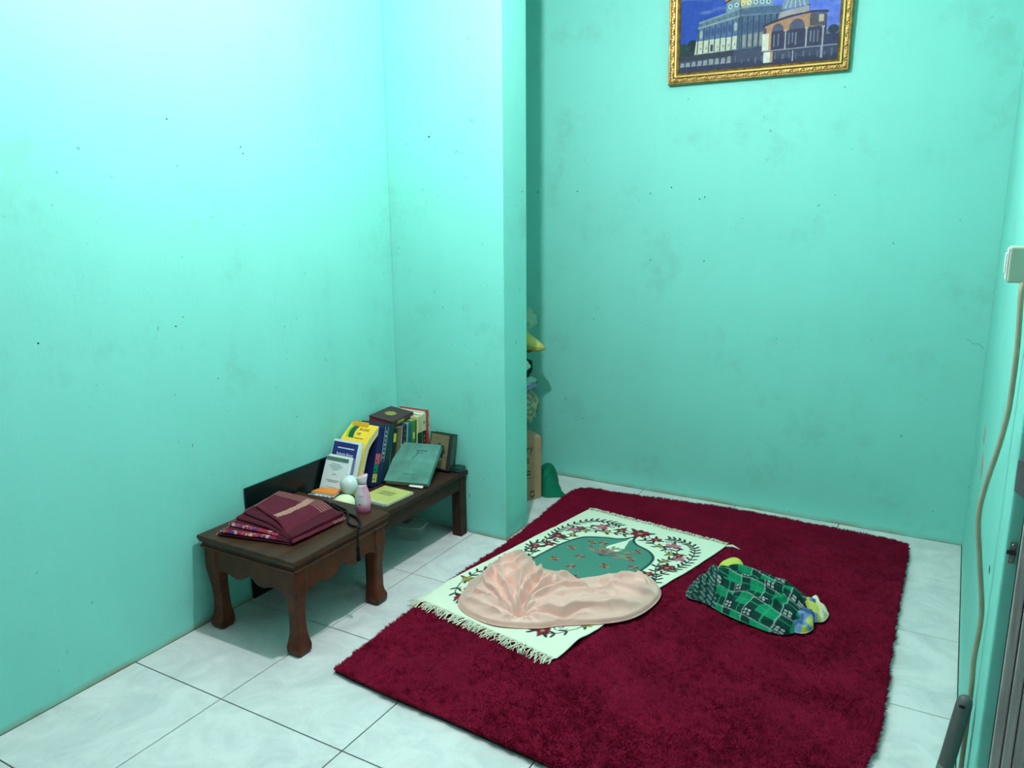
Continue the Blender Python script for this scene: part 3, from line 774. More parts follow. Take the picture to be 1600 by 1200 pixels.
def leg(sx, sy):
    # square curved leg: outer corner at the origin, body towards (+,+)
    prof = [(0.0, 0.006, 0.052), (0.012, 0.0, 0.064), (0.03, -0.001, 0.066), (0.05, 0.006, 0.057), (0.075, 0.010, 0.049), (0.11, 0.011, 0.046), (0.15, 0.010, 0.046), (0.19, 0.006, 0.050), (0.22, 0.002, 0.057), (0.245, -0.001, 0.064), (0.265, -0.001, 0.066), (AZ, 0.0, 0.064)]
    rings = []
    for z, off, w in prof:
        c = 0.006
        pts = [(off + c, off), (off + w - c, off), (off + w, off + c), (off + w, off + w - c), (off + w - c, off + w), (off + c, off + w), (off, off + w - c), (off, off + c)]
        pts = [(x * sx, y * sy, z) for x, y in pts]
        rings.append(pts if sx * sy > 0 else pts[::-1])
    return MB().loft(rings)
for (px, py, sx, sy) in [(IN - .006, IN - .006, 1, 1), (TW - IN + .006, IN - .006, -1, 1), (TW - IN + .006, TD - IN + .006, -1, -1), (IN - .006, TD - IN + .006, 1, -1)]:
    leg(sx, sy).build('leg', woodA, tb, loc=(px, py, 0), bevel=0.002)

# ---------------------------------------------------------------- plain bench behind it
woodB = mat('dark_bench_wood', rgb(64, 42, 32), 0.6, 0.25, var=0.35, var_scale=6, bump=0.2, bump_scale=40, stretch=(3, 1, 2), second=rgb(42, 28, 22))
BX0, BX1, BY0, BY1, BZ = 0.024, 0.408, 0.7835, 1.476, 0.316
bn = tag(empty('plain_bench', (BX0, BY0, 0)), 'plain dark wooden bench holding the books beside the stub wall', 'bench')
BW, BD = BX1 - BX0, BY1 - BY0
MB().box(0, BW, 0, BD, BZ - 0.022, BZ).build('bench_top', woodB, bn, bevel=0.003)
for (x0, x1, y0, y1) in [(0.03, BW - 0.03, 0.02, 0.038), (0.03, BW - 0.03, BD - 0.034, BD - 0.016)]:
    MB().box(x0 + 0.04, x1 - 0.04, y0, y1, BZ - 0.085, BZ - 0.0222).build('end_rail', woodB, bn, bevel=0.002)
for x0 in (0.012, BW - 0.03):
    MB().box(x0, x0 + 0.018, 0.06, BD - 0.055, BZ - 0.085, BZ - 0.0222).build('side_rail', woodB, bn, bevel=0.002)
for x0 in (0.008, BW - 0.058):
    for y0 in (0.010, BD - 0.056):
        MB().box(x0, x0 + 0.050, y0, y0 + 0.050, 0, BZ - 0.0222).build('leg', woodB, bn, bevel=0.003)

# dark board standing on the floor behind table and bench
bo = MB().box(0, 0.010, 0, 0.64, 0, 0.462).build('dark_board', mat('glossy_dark_green_board', rgb(8, 26, 27), 0.25, 0.3, var=0.3, var_scale=4), loc=(0.003, 0.516, 0), bevel=0.002)
tag(bo, 'thin glossy blackish-green board standing against the left wall behind the table', 'board')

# ---------------------------------------------------------------- books
pagem = mat('book_pages', rgb(214, 204, 178), 0.85, 0.2, var=0.15, var_scale=120, stretch=(1, 30, 1))
whitepage = mat('white_pages', rgb(236, 238, 234), 0.8, 0.2, var=0.06, var_scale=100, stretch=(1, 30, 1))
def cm(name, c, rough=0.45, var=0.12):
    return mat('cover_' + name, rgb(*c), rough, 0.4, var=var, var_scale=25)
COVER = {}
def on(e):
    return COVER.get(e.name, e)
def book(name, label, mtx, w, t, h, cover, pages=pagem, bt=0.002, spine='+x', group=None, over=0.003, hard=True):
    """local frame: x 0..w, y 0 (front cover) .. t, z 0..h; spine on +x"""
    e = empty(name, mtx=mtx); tag(e, label, 'book', group)
    m_ = MB().box(0, w, 0, bt, 0, h).box(0, w, t - bt, t, 0, h).box(w - bt, w, bt, t - bt, 0, h)
    COVER[e.name] = m_.build('cover', cover, e, bevel=min(0.0012, bt * 0.45), seg=2)
    MB().box(over, w - bt - 0.0002, bt + 0.0002, t - bt - 0.0002, over if hard else 0.0004, h - over).build('pages', pages, e)
    return e
def lean(x, y, a, z=BZ, yaw=0.0, t=0.0):
    """standing book leaning back by a degrees towards +y"""
    a = math.radians(a)
    return Matrix.Translation((x, y, z + t * math.sin(a) + 0.0003)) @ Matrix.Rotation(yaw, 4, 'Z') @ Matrix.Rotation(-a, 4, 'X')
def front_text(e, body, x, z, size, m, align='CENTER', sx=1.0, y=-0.0002):
    return text(body, size, m, on(e), Matrix.Translation((x, y, z)) @ RX90, align=align, sx=sx)
def front_patch(e, name, x0, x1, z0, z1, m, y=-0.0006):
    return MB().box(x0, x1, y, 0.0, z0, z1).build(name, m, on(e))
def spine_patch(e, name, w, y0, y1, z0, z1, m, d=0.0006):
    return MB().box(w, w + d, y0, y1, z0, z1).build(name, m, on(e))
def spine_text(e, body, w, t, z, size, m, d=0.0007, up=True):
    # letters climb the spine
    mt = Matrix(((0, 0, 1, w + d), (0, -1, 0, t), (1, 0, 0, z), (0, 0, 0, 1)))
    return text(body, size, m, on(e), mt, align='LEFT')
inkd = mat('dark_ink', rgb(40, 40, 42), 0.7, 0.2); inkw = mat('white_ink', rgb(235, 236, 240), 0.6, 0.2); inkg = mat('grey_ink', rgb(130, 140, 145), 0.7, 0.2)
gold = mat('gold_foil', rgb(190, 165, 80), 0.35, 0.5, metal=0.5)

# white booklets in front of the row
WB = tag(empty('unused'), 'x', 'x'); bpy.data.objects.remove(WB, do_unlink=True)
e = book('thesis_booklet', 'white booklet with grey-green top band and fine print, frontmost leaning in the row', lean(0.030, 0.880, 24, t=0.004), 0.124, 0.004, 0.176, cm('white_paper', (232, 238, 238), 0.7, 0.04), whitepage, 0.0008, over=0.0005)
front_patch(e, 'top_band', 0.0, 0.124, 0.157, 0.174, cm('greygreen', (92, 128, 118)))
def print_lines(e_, rows_, m_, depth=0.0008):
    # fine print too small to read: rows of word-length strokes (x centre, z, total width, height)
    mb2 = MB(); R4 = random.Random(len(rows_) * 7 + int(rows_[0][1] * 1000))
    for cx, z_, wd_, hh2 in rows_:
        x_ = cx - wd_ / 2
        while x_ < cx + wd_ / 2 - 0.002:
            l_ = min(R4.uniform(0.005, 0.013), cx + wd_ / 2 - x_); mb2.box(x_, x_ + l_, -depth, 0.0, z_, z_ + hh2); x_ += l_ + 0.0022
    o_ = mb2.build('fine_print', m_, on(e_)); o_['kind'] = 'stuff'
    return o_
print_lines(e, [(0.062, 0.143, 0.05, 0.0028), (0.062, 0.1355, 0.074, 0.0028), (0.062, 0.128, 0.06, 0.0028), (0.062, 0.1205, 0.035, 0.0028), (0.062, 0.100, 0.02, 0.0032), (0.062, 0.074, 0.07, 0.0025), (0.062, 0.068, 0.05, 0.0025), (0.062, 0.045, 0.055, 0.0022)], inkg)
for k, (dx, dy, hh_, c, nm, lb) in enumerate([(0.007, 0.008, 0.180, (238, 240, 236), 'white_booklet', 'thin white booklet just behind the grey-banded one'),
                                             (0.012, 0.016, 0.172, (120, 130, 176), 'lavender_booklet', 'thin lavender-blue booklet behind the white booklets')]):
    book(nm, lb, lean(0.030 + dx, 0.880 + dy * 1.1, 23.5, t=0.006), 0.128, 0.006, hh_, cm(nm, c, 0.6, 0.05), whitepage, 0.0008, over=0.0005)
# dark blue book with white title
e = book('blue_book', 'dark blue paperback with white title lines standing behind the white booklets', lean(0.026, 0.920, 22, t=0.018), 0.150, 0.018, 0.232, cm('white_border', (232, 236, 240), 0.5, 0.03), whitepage, 0.001, over=0.001)
front_patch(e, 'blue_panel', 0.003, 0.138, 0.03, 0.222, cm('deep_blue', (40, 44, 122)))
print_lines(e, [(0.075, 0.195, 0.09, 0.005)], inkw, 0.0009)
front_text(e, 'Rahasia Besar', 0.075, 0.166, 0.017, inkw, y=-0.0007); front_text(e, 'HA BAIDOWI', 0.072, 0.143, 0.019, inkw, y=-0.0007)

# thick yellow softcover, bent back over the others
def bent_book():
    e_ = tag(empty('yellow_book', (0.022, 0.0, BZ)), 'thick yellow softcover book with a green wave on its bent cover', 'book')
    path = smooth_pts([(0.955, 0.001), (0.995, 0.10), (1.028, 0.178), (1.054, 0.212), (1.09, 0.238), (1.132, 0.264)], 6, False)
    d = np.gradient(path, axis=0); d /= np.hypot(d[:, 0], d[:, 1])[:, None]; nrm = np.stack([d[:, 1], -d[:, 0]], 1)   # towards +y, down
    wd = 0.150
    def slab(o0, o1, x0, x1, name, m):
        mb2 = MB(); rings = []
        for p, q_ in zip(path, nrm):
            a, c_ = p + q_ * o0, p + q_ * o1
            rings.append([(x0, a[0], a[1]), (x1, a[0], a[1]), (x1, c_[0], c_[1]), (x0, c_[0], c_[1])])
        for r_ in rings:
            for i_, v_ in enumerate(r_):
                r_[i_] = (v_[0], v_[1], max(v_[2], 0.0005))
        return mb2.loft(rings).build(name, m, e_, False)
    slab(0.0, 0.0012, 0, wd, 'front_cover', cm('yellow', (250, 206, 58)))
    slab(0.0014, 0.026, 0.001, wd - 0.001, 'pages', pagem)
    slab(0.0262, 0.0274, 0, wd, 'back_cover', cm('yellow', (250, 206, 58)))
    # print on the bent cover follows the cover's curve
    cumd = np.concatenate([[0], np.cumsum(np.hypot(*np.diff(path, axis=0).T))])
    def P3(x, s_, lift=0.0004):
        y_, z_ = np.interp(s_, cumd, path[:, 0]), np.interp(s_, cumd, path[:, 1])
        i_ = min(int(np.searchsorted(cumd, s_)), len(path) - 1); q_ = nrm[i_]
        return (x, y_ - q_[0] * lift, z_ - q_[1] * lift)
    Lc = cumd[-1]
    def ribbon(name, m, lo_, hi_, s0, s1, lift=0.0005, n_=14):
        mb2 = MB(); vs, fs = [], []
        for k in range(n_ + 1):
            t = k / n_; s_ = s0 + (s1 - s0) * t
            vs += [P3(lo_(t), s_, lift), P3(hi_(t), s_, lift)]
        fs = [(2 * k, 2 * k + 1, 2 * k + 3, 2 * k + 2) for k in range(n_)]
        return mb2.add(vs, fs).build(name, m, e_)
    wave = lambda t: 0.020 + 0.022 * sstep(0.0, 1.0, np.array(t)).item()
    wig = lambda t: 0.012 * math.sin(t * 3.1)
    ribbon('green_wave', cm('lime', (130, 200, 50)), lambda t: 0.022 - wig(t), lambda t: 0.034 - wig(t), Lc - 0.085, Lc - 0.004)
    ribbon('green_wave', cm('dark_green', (16, 84, 58)), lambda t: 0.034 - wig(t), lambda t: 0.062 - wig(t), Lc - 0.085, Lc - 0.004)
    ribbon('lettering_line', cm('brownline', (120, 92, 20)), lambda t: 0.064, lambda t: 0.116, Lc - 0.0855, Lc - 0.081, n_=2)
    for (body, s_, size) in [('BULANIE', Lc - 0.040, 0.022), ('NIB', Lc - 0.066, 0.022)]:
        me_o = text(body, size, inkd, e_, Matrix.Identity(4))
        for v_ in me_o.data.vertices:
            x_, yy_, zz_ = v_.co
            v_.co = P3(0.066 + x_ * 0.62, s_ + yy_, 0.0006 + (zz_ > 0) * 0.0002)
    return e_
bent_book()
e = book('amber_book', 'amber softcover edge showing above and behind the bent yellow book', Matrix.Translation((0.034, 1.030, BZ + 0.0045)) @ Matrix.Rotation(-math.radians(19), 4, 'X'), 0.086, 0.008, 0.287, cm('amber', (240, 178, 40)), pagem, 0.001, over=0.001)

# row of standing books, spines to the right
y = 1.046
ROW = [  # name, label, thickness, height, tilt, cover colour, width
 ('navy_book', 'navy book with red, green and yellow stickers on its spine', 0.030, 0.262, 17, (22, 32, 92), 0.152),
 ('lace_spine_book', 'dark blue book with a white lace pattern down its spine', 0.026, 0.264, 16.5, (28, 44, 88), 0.156),
 ('deep_teal_book', 'deep teal hardcover next to the lace-spined book', 0.032, 0.256, 15, (14, 66, 66), 0.158),
 ('cream_pamphlet', 'thin cream pamphlet between deep teal and black books', 0.006, 0.232, 14, (214, 204, 150), 0.150),
 ('black_book', 'black book with a yellow label near the top of its spine', 0.026, 0.226, 12, (26, 28, 36), 0.150),
 ('olive_book', 'olive book with a brownish spine panel', 0.028, 0.224, 10, (98, 98, 66), 0.150),
 ('pale_blue_pamphlet', 'thin pale blue pamphlet after the olive book', 0.007, 0.222, 9, (176, 192, 214), 0.146),
 ('umber_book', 'dark umber book with a gilt-patterned spine', 0.024, 0.222, 8, (44, 44, 46), 0.150),
 ('bright_teal_book', 'bright teal book with a white edge beside the green one', 0.028, 0.226, 6.5, (16, 120, 128), 0.150),
 ('grass_green_book', 'grass green book with a small pale label on its spine', 0.032, 0.232, 5, (70, 130, 62), 0.156),
 ('cream_spine_book', 'cream-topped book with dark green lower spine', 0.034, 0.243, 3.5, (206, 204, 150), 0.160),
 ('ivory_book', 'ivory book with a round motif and dark lower spine', 0.030, 0.246, 2.5, (196, 208, 176), 0.158),
 ('red_book', 'tall white-covered book with a red lettered spine nearest the stub wall', 0.024, 0.262, 1.5, (178, 74, 60), 0.165)]
def C_(k, c):
    return cm(k, c)
tot = sum(r[2] / math.cos(math.radians(r[4])) for r in ROW)
gap = 0.0
rows = {}
ycur = 1.058
for i, (nm, lb, th, hgt, tl, c, wd) in enumerate(ROW):
    th *= 1.06
    e = book(nm, lb, lean(0.022, ycur, tl, t=th), wd, th, hgt, cm(nm, c), pagem if nm != 'ivory_book' else whitepage, 0.0022, group='books standing in a row on the bench')
    rows[nm] = (e, wd, th, hgt)
    ycur += th / math.cos(math.radians(tl)) + 0.0012
    if i + 1 < len(ROW):                      # less tilt for the next one: keep the tops from crossing
        ycur += max(0.0, (math.tan(math.radians(tl)) - math.tan(math.radians(ROW[i + 1][4]))) * 0.236)
ROW_END = ycur
print('ROW_END', ROW_END)
E, w, t, h = rows['navy_book']
spine_patch(E, 'sticker', w, 0.002, t + 0.012, 0.10, 0.145, C_('sticker_red', (214, 92, 96))); spine_patch(E, 'sticker', w, 0.001, t - 0.002, 0.06, 0.098, C_('sticker_green', (10, 128, 84))); spine_patch(E, 'sticker', w, 0.001, t - 0.001, 0.018, 0.056, C_('sticker_yellow', (206, 196, 84)))
for z in (0.108, 0.068, 0.026):
    spine_text(E, '4', w, 0.018, z, 0.022, inkd, 0.0009)
E, w, t, h = rows['lace_spine_book']
lace = C_('lace', (170, 186, 190))
spine_patch(E, 'lace_border', w, 0.002, 0.0045, 0.10, h - 0.006, lace); spine_patch(E, 'lace_border', w, t - 0.0045, t - 0.002, 0.10, h - 0.006, lace)
for k in range(7):
    spine_patch(E, 'lace_motif', w, 0.009 if k % 2 else 0.011, t - 0.009 if k % 2 else t - 0.011, 0.115 + k * 0.019, 0.126 + k * 0.019, lace)
E, w, t, h = rows['deep_teal_book']
spine_patch(E, 'spine_panel', w, 0.004, t - 0.004, 0.02, 0.10, C_('teal_dark', (12, 40, 56)))
E, w, t, h = rows['black_book']
spine_patch(E, 'label', w, 0.004, t - 0.006, 0.165, 0.205, C_('label_yellow', (214, 200, 70)))
E, w, t, h = rows['olive_book']
spine_patch(E, 'spine_panel', w, 0.005, t - 0.005, 0.03, 0.215, C_('olive_panel', (116, 106, 72)))
E, w, t, h = rows['umber_book']
for k in range(8):
    spine_patch(E, 'gilt_motif', w, 0.008, t - 0.008, 0.03 + 0.023 * k, 0.042 + 0.023 * k, C_('umber_gilt', (112, 96, 62)))
E, w, t, h = rows['bright_teal_book']
spine_patch(E, 'white_edge', w, 0.0, 0.004, 0.0, h, C_('edge_white', (206, 222, 214))); spine_patch(E, 'blue_stripe', w, t - 0.008, t - 0.001, 0.01, h - 0.006, C_('stripe_blue', (30, 90, 140)))
E, w, t, h = rows['grass_green_book']
spine_patch(E, 'label', w, 0.006, 0.02, 0.145, 0.175, C_('label_pale', (190, 206, 140))); spine_patch(E, 'dark_stripe', w, t - 0.010, t - 0.003, 0.01, h - 0.01, C_('stripe_green', (40, 104, 44))); spine_patch(E, 'brown_motif', w, 0.006, 0.022, 0.06, 0.10, C_('brownm', (120, 96, 70)))
E, w, t, h = rows['cream_spine_book']
spine_patch(E, 'lower_panel', w, 0.001, t - 0.001, 0.0, 0.165, C_('panel_green', (14, 66, 54))); spine_patch(E, 'title_panel', w, 0.007, t - 0.006, 0.172, 0.232, C_('tan_panel', (206, 188, 140)))
E, w, t, h = rows['ivory_book']
spine_patch(E, 'lower_panel', w, 0.001, t - 0.001, 0.0, 0.165, C_('panel_dark', (46, 46, 38))); MB().lathe([(0.0085, 0), (0.0085, 0.0007)], 14).build('round_motif', C_('motif', (110, 140, 124)), on(E), loc=(w, t / 2, 0.205)).rotation_euler = (0, math.pi / 2, 0)
for k in range(5):
    spine_patch(E, 'motif', w + 0.0006, 0.008, t - 0.008, 0.045 + 0.022 * k, 0.056 + 0.022 * k, C_('motif_olive', (120, 118, 66)))
E, w, t, h = rows['red_book']
front_patch(E, 'white_cover_panel', 0.0, w - 0.014, 0.0, h - 0.009, C_('panel_white', (226, 226, 214)))
for k in range(6):
    MB().tube([(w + 0.0006, 0.006 + 0.006 * math.sin(k * 2.1 + u_ * 5) + 0.005, h - 0.030 - k * 0.016 - u_ * 0.011) for u_ in np.linspace(0, 1, 6)], 0.0011, 4).build('spine_script', inkw, on(E))

# brown book lying on top of the row
A0, B0, D0 = Vector((0.040, 1.222, 0.592)), Vector((0.016, 1.412, 0.592)), Vector((0.172, 1.193, 0.574))
ey_ = (B0 - A0).normalized(); ex_ = (D0 - A0); ex_ = (ex_ - ey_ * ex_.dot(ey_)).normalized(); ez_ = ex_.cross(ey_)
mt = Matrix(((ex_.x, ey_.x, ez_.x, A0.x), (ex_.y, ey_.y, ez_.y, A0.y), (ex_.z, ey_.z, ez_.z, A0.z), (0, 0, 0, 1)))
bk = tag(empty('brown_scripture', mtx=mt), 'thick brown leather-bound book with gold medallion lying on top of the row', 'book')
leather = mat('brown_leather', rgb(70, 44, 48), 0.5, 0.4, var=0.2, var_scale=30, bump=0.2, bump_scale=200)
BL_, BWd, BT = 0.192, 0.126, 0.030
MB().box(0, BWd, 0, BL_, -0.003, 0).box(0, BWd, 0, BL_, -BT, -BT + 0.003).box(BWd - 0.003, BWd, 0, BL_, -BT + 0.003, -0.003).build('cover', leather, bk, bevel=0.0014)
MB().box(0.003, BWd - 0.0035, 0.003, BL_ - 0.003, -BT + 0.0032, -0.0032).build('pages', mat('red_edged_pages', rgb(104, 40, 50), 0.7, 0.2), bk)
def star(r1, r2, n_):
    return [((r1 if k % 2 == 0 else r2) * math.cos(math.pi * k / n_), (r1 if k % 2 == 0 else r2) * math.sin(math.pi * k / n_) * 1.15) for k in range(2 * n_)]
MB().prism(star(0.029, 0.023, 8), 0, 0.0006).build('medallion', gold, bk, loc=(BWd * 0.46, BL_ * 0.5, 0))
MB().box(BWd, BWd + 0.0008, 0.045, 0.105, -0.023, -0.007).build('gold_tab', gold, bk, bevel=0.0003)

# big teal hardcover leaning at the front
o1, o2, o3 = Vector((0.199, 1.116, BZ + 0.024)), Vector((0.399, 1.170, BZ + 0.024)), Vector((0.170, 1.305, 0.462))
ex_ = (o2 - o1).normalized(); ez_ = o3 - o1; ez_ = (ez_ - ex_ * ez_.dot(ex_)).normalized(); ey_ = ez_.cross(ex_)
mt = Matrix(((ex_.x, ey_.x, ez_.x, o1.x), (ex_.y, ey_.y, ez_.y, o1.y), (ex_.z, ey_.z, ez_.z, o1.z), (0, 0, 0, 1)))
tealc = mat('faded_teal_cloth', rgb(96, 150, 138), 0.75, 0.25, var=0.25, var_scale=12, second=rgb(70, 118, 108))
e = book('teal_hardcover', 'large faded teal hardcover leaning against the row at the bench edge', mt, 0.204, 0.026, 0.226, tealc, pagem, 0.0025, over=0.004)
fpm = mat('faded_print', rgb(58, 96, 90), 0.8, 0.1)
def rot_ell(cx, cz, a_, b_, th):
    return [(cx + a_ * math.cos(u_) * math.cos(th) - b_ * math.sin(u_) * math.sin(th), cz + a_ * math.cos(u_) * math.sin(th) + b_ * math.sin(u_) * math.cos(th)) for u_ in np.linspace(0, 2 * math.pi, 12, endpoint=False)]
for (cx, cz, a_, b_, th) in [(0.105, 0.182, 0.008, 0.0045, 0.1), (0.124, 0.184, 0.011, 0.0035, 0.0), (0.142, 0.183, 0.006, 0.0055, 0.5), (0.108, 0.168, 0.010, 0.0035, 0.9), (0.126, 0.169, 0.008, 0.002, 0.2), (0.101, 0.150, 0.012, 0.0018, 0.8), (0.094, 0.136, 0.007, 0.002, 1.0)]:
    MB().prism(rot_ell(cx, cz, a_, b_, th), 0.0, 0.0004).build('faded_emblem', fpm, on(e)).rotation_euler = (math.pi / 2, 0, 0)
print_lines(e, [(0.105, 0.045, 0.06, 0.0025)], fpm)
MB().add([(0.12, 0.012, -0.0), (0.185, 0.012, -0.0), (0.182, 0.013, -0.014), (0.118, 0.013, -0.010), (0.12, 0.0128, 0), (0.185, 0.0128, 0), (0.182, 0.0138, -0.014), (0.118, 0.0138, -0.010)],
         [(0, 1, 2, 3), (7, 6, 5, 4), (0, 4, 5, 1), (1, 5, 6, 2), (2, 6, 7, 3), (3, 7, 4, 0)]).build('loose_page', whitepage, e)

# dark scripture with gold panel by the stub wall
e = book('dark_scripture', 'dark book with dull gold panel and black medallion leaning on the stub wall', lean(0.236, 1.384, 15, t=0.040), 0.124, 0.040, 0.172, mat('charcoal_leather', rgb(44, 50, 52), 0.5, 0.4, var=0.2, var_scale=30), mat('gilt_pages', rgb(150, 140, 96), 0.6, 0.3), 0.003, over=0.003)
front_patch(e, 'gold_panel', 0.006, 0.106, 0.008, 0.164, mat('dull_gold', rgb(126, 118, 84), 0.6, 0.4, var=0.3, var_scale=60))
MB().prism(star(0.036, 0.028, 8), 0, 0.0006).build('medallion', mat('charcoal_leather', (0, 0, 0)), e, loc=(0.058, -0.0006, 0.085)).rotation_euler = (math.pi / 2, 0, 0)
spine_patch(e, 'spine_panel', 0.124, 0.006, 0.034, 0.03, 0.164, mat('green_gilt', rgb(62, 92, 70), 0.6, 0.4, var=0.3, var_scale=60))
# small zipped case on the corner
cs = tag(empty('zip_case', (0.375, 1.44, BZ)), 'small dark green rounded case lying on the bench corner', 'case')
greenc = mat('dark_green_vinyl', rgb(16, 52, 46), 0.4, 0.45)
def rrect(w_, d_, r_, n_=5):
    return [(sx * (w_ / 2 - r_) + r_ * math.cos(a), sy * (d_ / 2 - r_) + r_ * math.sin(a)) for sx, sy, a0 in [(1, 1, 0), (-1, 1, math.pi / 2), (-1, -1, math.pi), (1, -1, 3 * math.pi / 2)] for a in np.linspace(a0, a0 + math.pi / 2, n_)]
MB().prism(rrect(0.062, 0.064, 0.018), 0.0003, 0.021).build('case_body', greenc, cs, bevel=0.003)
MB().tube([(x, y_, 0.0105) for x, y_ in rrect(0.064, 0.066, 0.019)] + [(rrect(0.064, 0.066, 0.019)[0][0], rrect(0.064, 0.066, 0.019)[0][1], 0.0105)], 0.0012, 5).build('zip', mat('zip_teal', rgb(60, 96, 92), 0.5, 0.4), cs)

# ---------------------------------------------------------------- things lying on the bench
# stack: white magazine, black patterned book, orange book
def flat(name, label, corners, z0, th, cover, pages=whitepage, cat='book'):
    c = np.array(corners).mean(0)
    e_ = tag(empty(name, (c[0], c[1], z0)), label, cat)
    P_ = [(x - c[0], y_ - c[1]) for x, y_ in corners]
    MB().prism(P_, th - 0.0012, th).build('top_cover', cover, e_)
    MB().prism([(x * 0.985, y_ * 0.985) for x, y_ in P_], 0.0012, th - 0.0013).build('pages', pages, e_)
    MB().prism(P_, 0.0002, 0.0011).build('bottom_cover', cover, e_)
    return e_
flat('white_magazine', 'white magazine at the bottom of the small pile behind the table', [(0.030, 0.800), (0.172, 0.815), (0.160, 0.868), (0.024, 0.862)], BZ, 0.022, cm('magazine', (226, 230, 226)))
pb = flat('patterned_book', 'black and white patterned book under the orange one', [(0.045, 0.803), (0.176, 0.818), (0.166, 0.866), (0.036, 0.858)], BZ + 0.0222, 0.012, cm('patterned', (66, 62, 50)))
R_ = random.Random(4)
for k in range(16):
    MB().prism([(x * 0.006 * R_.uniform(.6, 1.6), y_ * 0.0035) for x, y_ in [(-1, -1), (1, -.6), (.7, 1), (-.8, .7)]], 0.012, 0.0124).build('white_motif', inkw, pb, loc=(-0.055 + 0.0073 * k, -0.022 + 0.0009 * k + R_.uniform(-.004, .006), 0))
flat('orange_book', 'small orange paperback on top of the pile in front of the white booklets', [(0.052, 0.823), (0.168, 0.834), (0.150, 0.900), (0.058, 0.878)], BZ + 0.0344, 0.010, cm('orange', (240, 138, 44)))
# pale dome-shaped lid on a green booklet
flat('green_booklet', 'flat green booklet under the pale container behind the bottle', [(0.180, 0.795), (0.285, 0.800), (0.275, 0.925), (0.176, 0.920)], BZ, 0.006, cm('green_booklet', (60, 130, 96)))
pad = MB().lathe([(0.044, 0.0), (0.045, 0.004), (0.043, 0.018), (0.037, 0.030), (0.026, 0.038), (0.012, 0.042), (0.001, 0.043)], 32).build('round_container', mat('pale_cream_plastic', rgb(230, 234, 190), 0.5, 0.4), None, True, loc=(0.216, 0.840, BZ + 0.0064))
tag(pad, 'pale cream dome-topped container standing between globe bulb and bottle', 'container')
# frosted globe bulb
bl = tag(empty('globe_bulb', (0.196, 0.899, BZ + 0.0064)), 'unlit frosted white globe bulb standing in front of the leaning booklets', 'bulb')
rb_ = 0.0405
glassb = mat('frosted_white', rgb(214, 224, 222), 0.25, 0.5)
MB().lathe([(0.013, 0.028), (0.017, 0.030)] + [(rb_ * math.sin(a), 0.0655 - rb_ * math.cos(a)) for a in np.linspace(0.48, 3.10, 22)] + [(0.0006, 0.0655 + rb_)], 36).build('globe', glassb, bl, True)
MB().lathe([(0.012, 0.0002), (0.013, 0.004), (0.012, 0.008), (0.013, 0.012), (0.012, 0.016), (0.014, 0.020), (0.0135, 0.029)], 18).build('screw_base', steel, bl, True)
# spiral notebook
nbk = tag(empty('spiral_notebook', (0.292, 1.006, BZ), math.radians(-3)), 'yellow-green spiral notebook lying open-side up on the bench edge', 'notebook')
MB().box(-0.08, 0.08, -0.082, 0.092, 0.0002, 0.0075).build('pages', whitepage, nbk)
MB().box(-0.081, 0.081, -0.083, 0.093, 0.0077, 0.0085).build('cover', cm('limecover', (198, 196, 116), 0.6, 0.2), nbk)
MB().box(-0.045, 0.03, 0.0, 0.045, 0.0086, 0.0089).build('title_block', cm('title_olive', (160, 162, 98)), nbk)
ring = [(0, 0.0095 * math.cos(a), 0.0068 + 0.0085 * math.sin(a)) for a in np.linspace(-0.9, math.pi + 0.9, 9)]
rgm = mat('white_wire', rgb(215, 218, 215), 0.35, 0.5)
for k in range(17):
    MB().tube(ring, 0.0017, 5).build('ring', rgm, nbk, loc=(-0.074 + k * 0.00925, -0.083, 0.0)) if k == 0 else None
    if k == 0:
        r0 = nbk.children[-1].data if nbk.children else None
        r0 = [c for c in nbk.children if c.name.startswith('ring')][0].data
    else:
        o = bpy.data.objects.new('ring', r0); COL.objects.link(o); o.parent = nbk; o.location = (-0.074 + k * 0.00925, -0.083, 0.0)

# ---------------------------------------------------------------- lotion bottle on the table
bt = tag(empty('lotion_bottle', (0.404, 0.738, TZ), math.radians(28)), 'pink and white lotion bottle standing on the table corner', 'bottle')
bprof = [(0.0, 0.024, 0.018), (0.004, 0.0275, 0.020), (0.02, 0.0290, 0.021), (0.042, 0.0310, 0.021), (0.062, 0.0300, 0.020), (0.085, 0.0240, 0.0175), (0.103, 0.0180, 0.0150), (0.112, 0.0165, 0.0145)]
def ering(z, a, c_, n_=28, tilt_=0.0, ox=0.0):
    return [(ox + a * math.cos(2 * math.pi * i / n_), c_ * math.sin(2 * math.pi * i / n_), z + tilt_ * math.cos(2 * math.pi * i / n_)) for i in range(n_)]
mb3 = MB().loft([ering(z, a, c_) for z, a, c_ in bprof])
vv = np.array(mb3.v); fr_ = sstep(0.075, 0.0, vv[:, 2])
side = sstep(0.002, 0.024, vv[:, 0] - 0.010 * np.sin(vv[:, 2] * 45))
cw, cp, cdk = np.array(rgb(236, 222, 228)), np.array(rgb(224, 150, 182)), np.array(rgb(206, 84, 140))
bc = cw[None] * (1 - np.maximum(side * 0.9, fr_ * 0.22)[:, None]) + cp[None] * np.maximum(side * 0.9, fr_ * 0.22)[:, None]
bc[vv[:, 2] < 0.0205] = cdk * 0.6 + cp * 0.4
mk('bottle_body', mb3.v, mb3.f, mat('pearly_bottle', (1, 1, 1), 0.25, 0.5, vc=True), bt, True, bc)
MB().loft([ering(0.1122, 0.0165, 0.0143), ering(0.124, 0.0180, 0.0150, tilt_=0.001), ering(0.143, 0.0225, 0.0170, tilt_=0.007, ox=0.001), ering(0.1455, 0.0215, 0.0160, tilt_=0.007, ox=0.001)]).build('cap', mat('white_cap', rgb(236, 226, 230), 0.3, 0.5), bt, True)
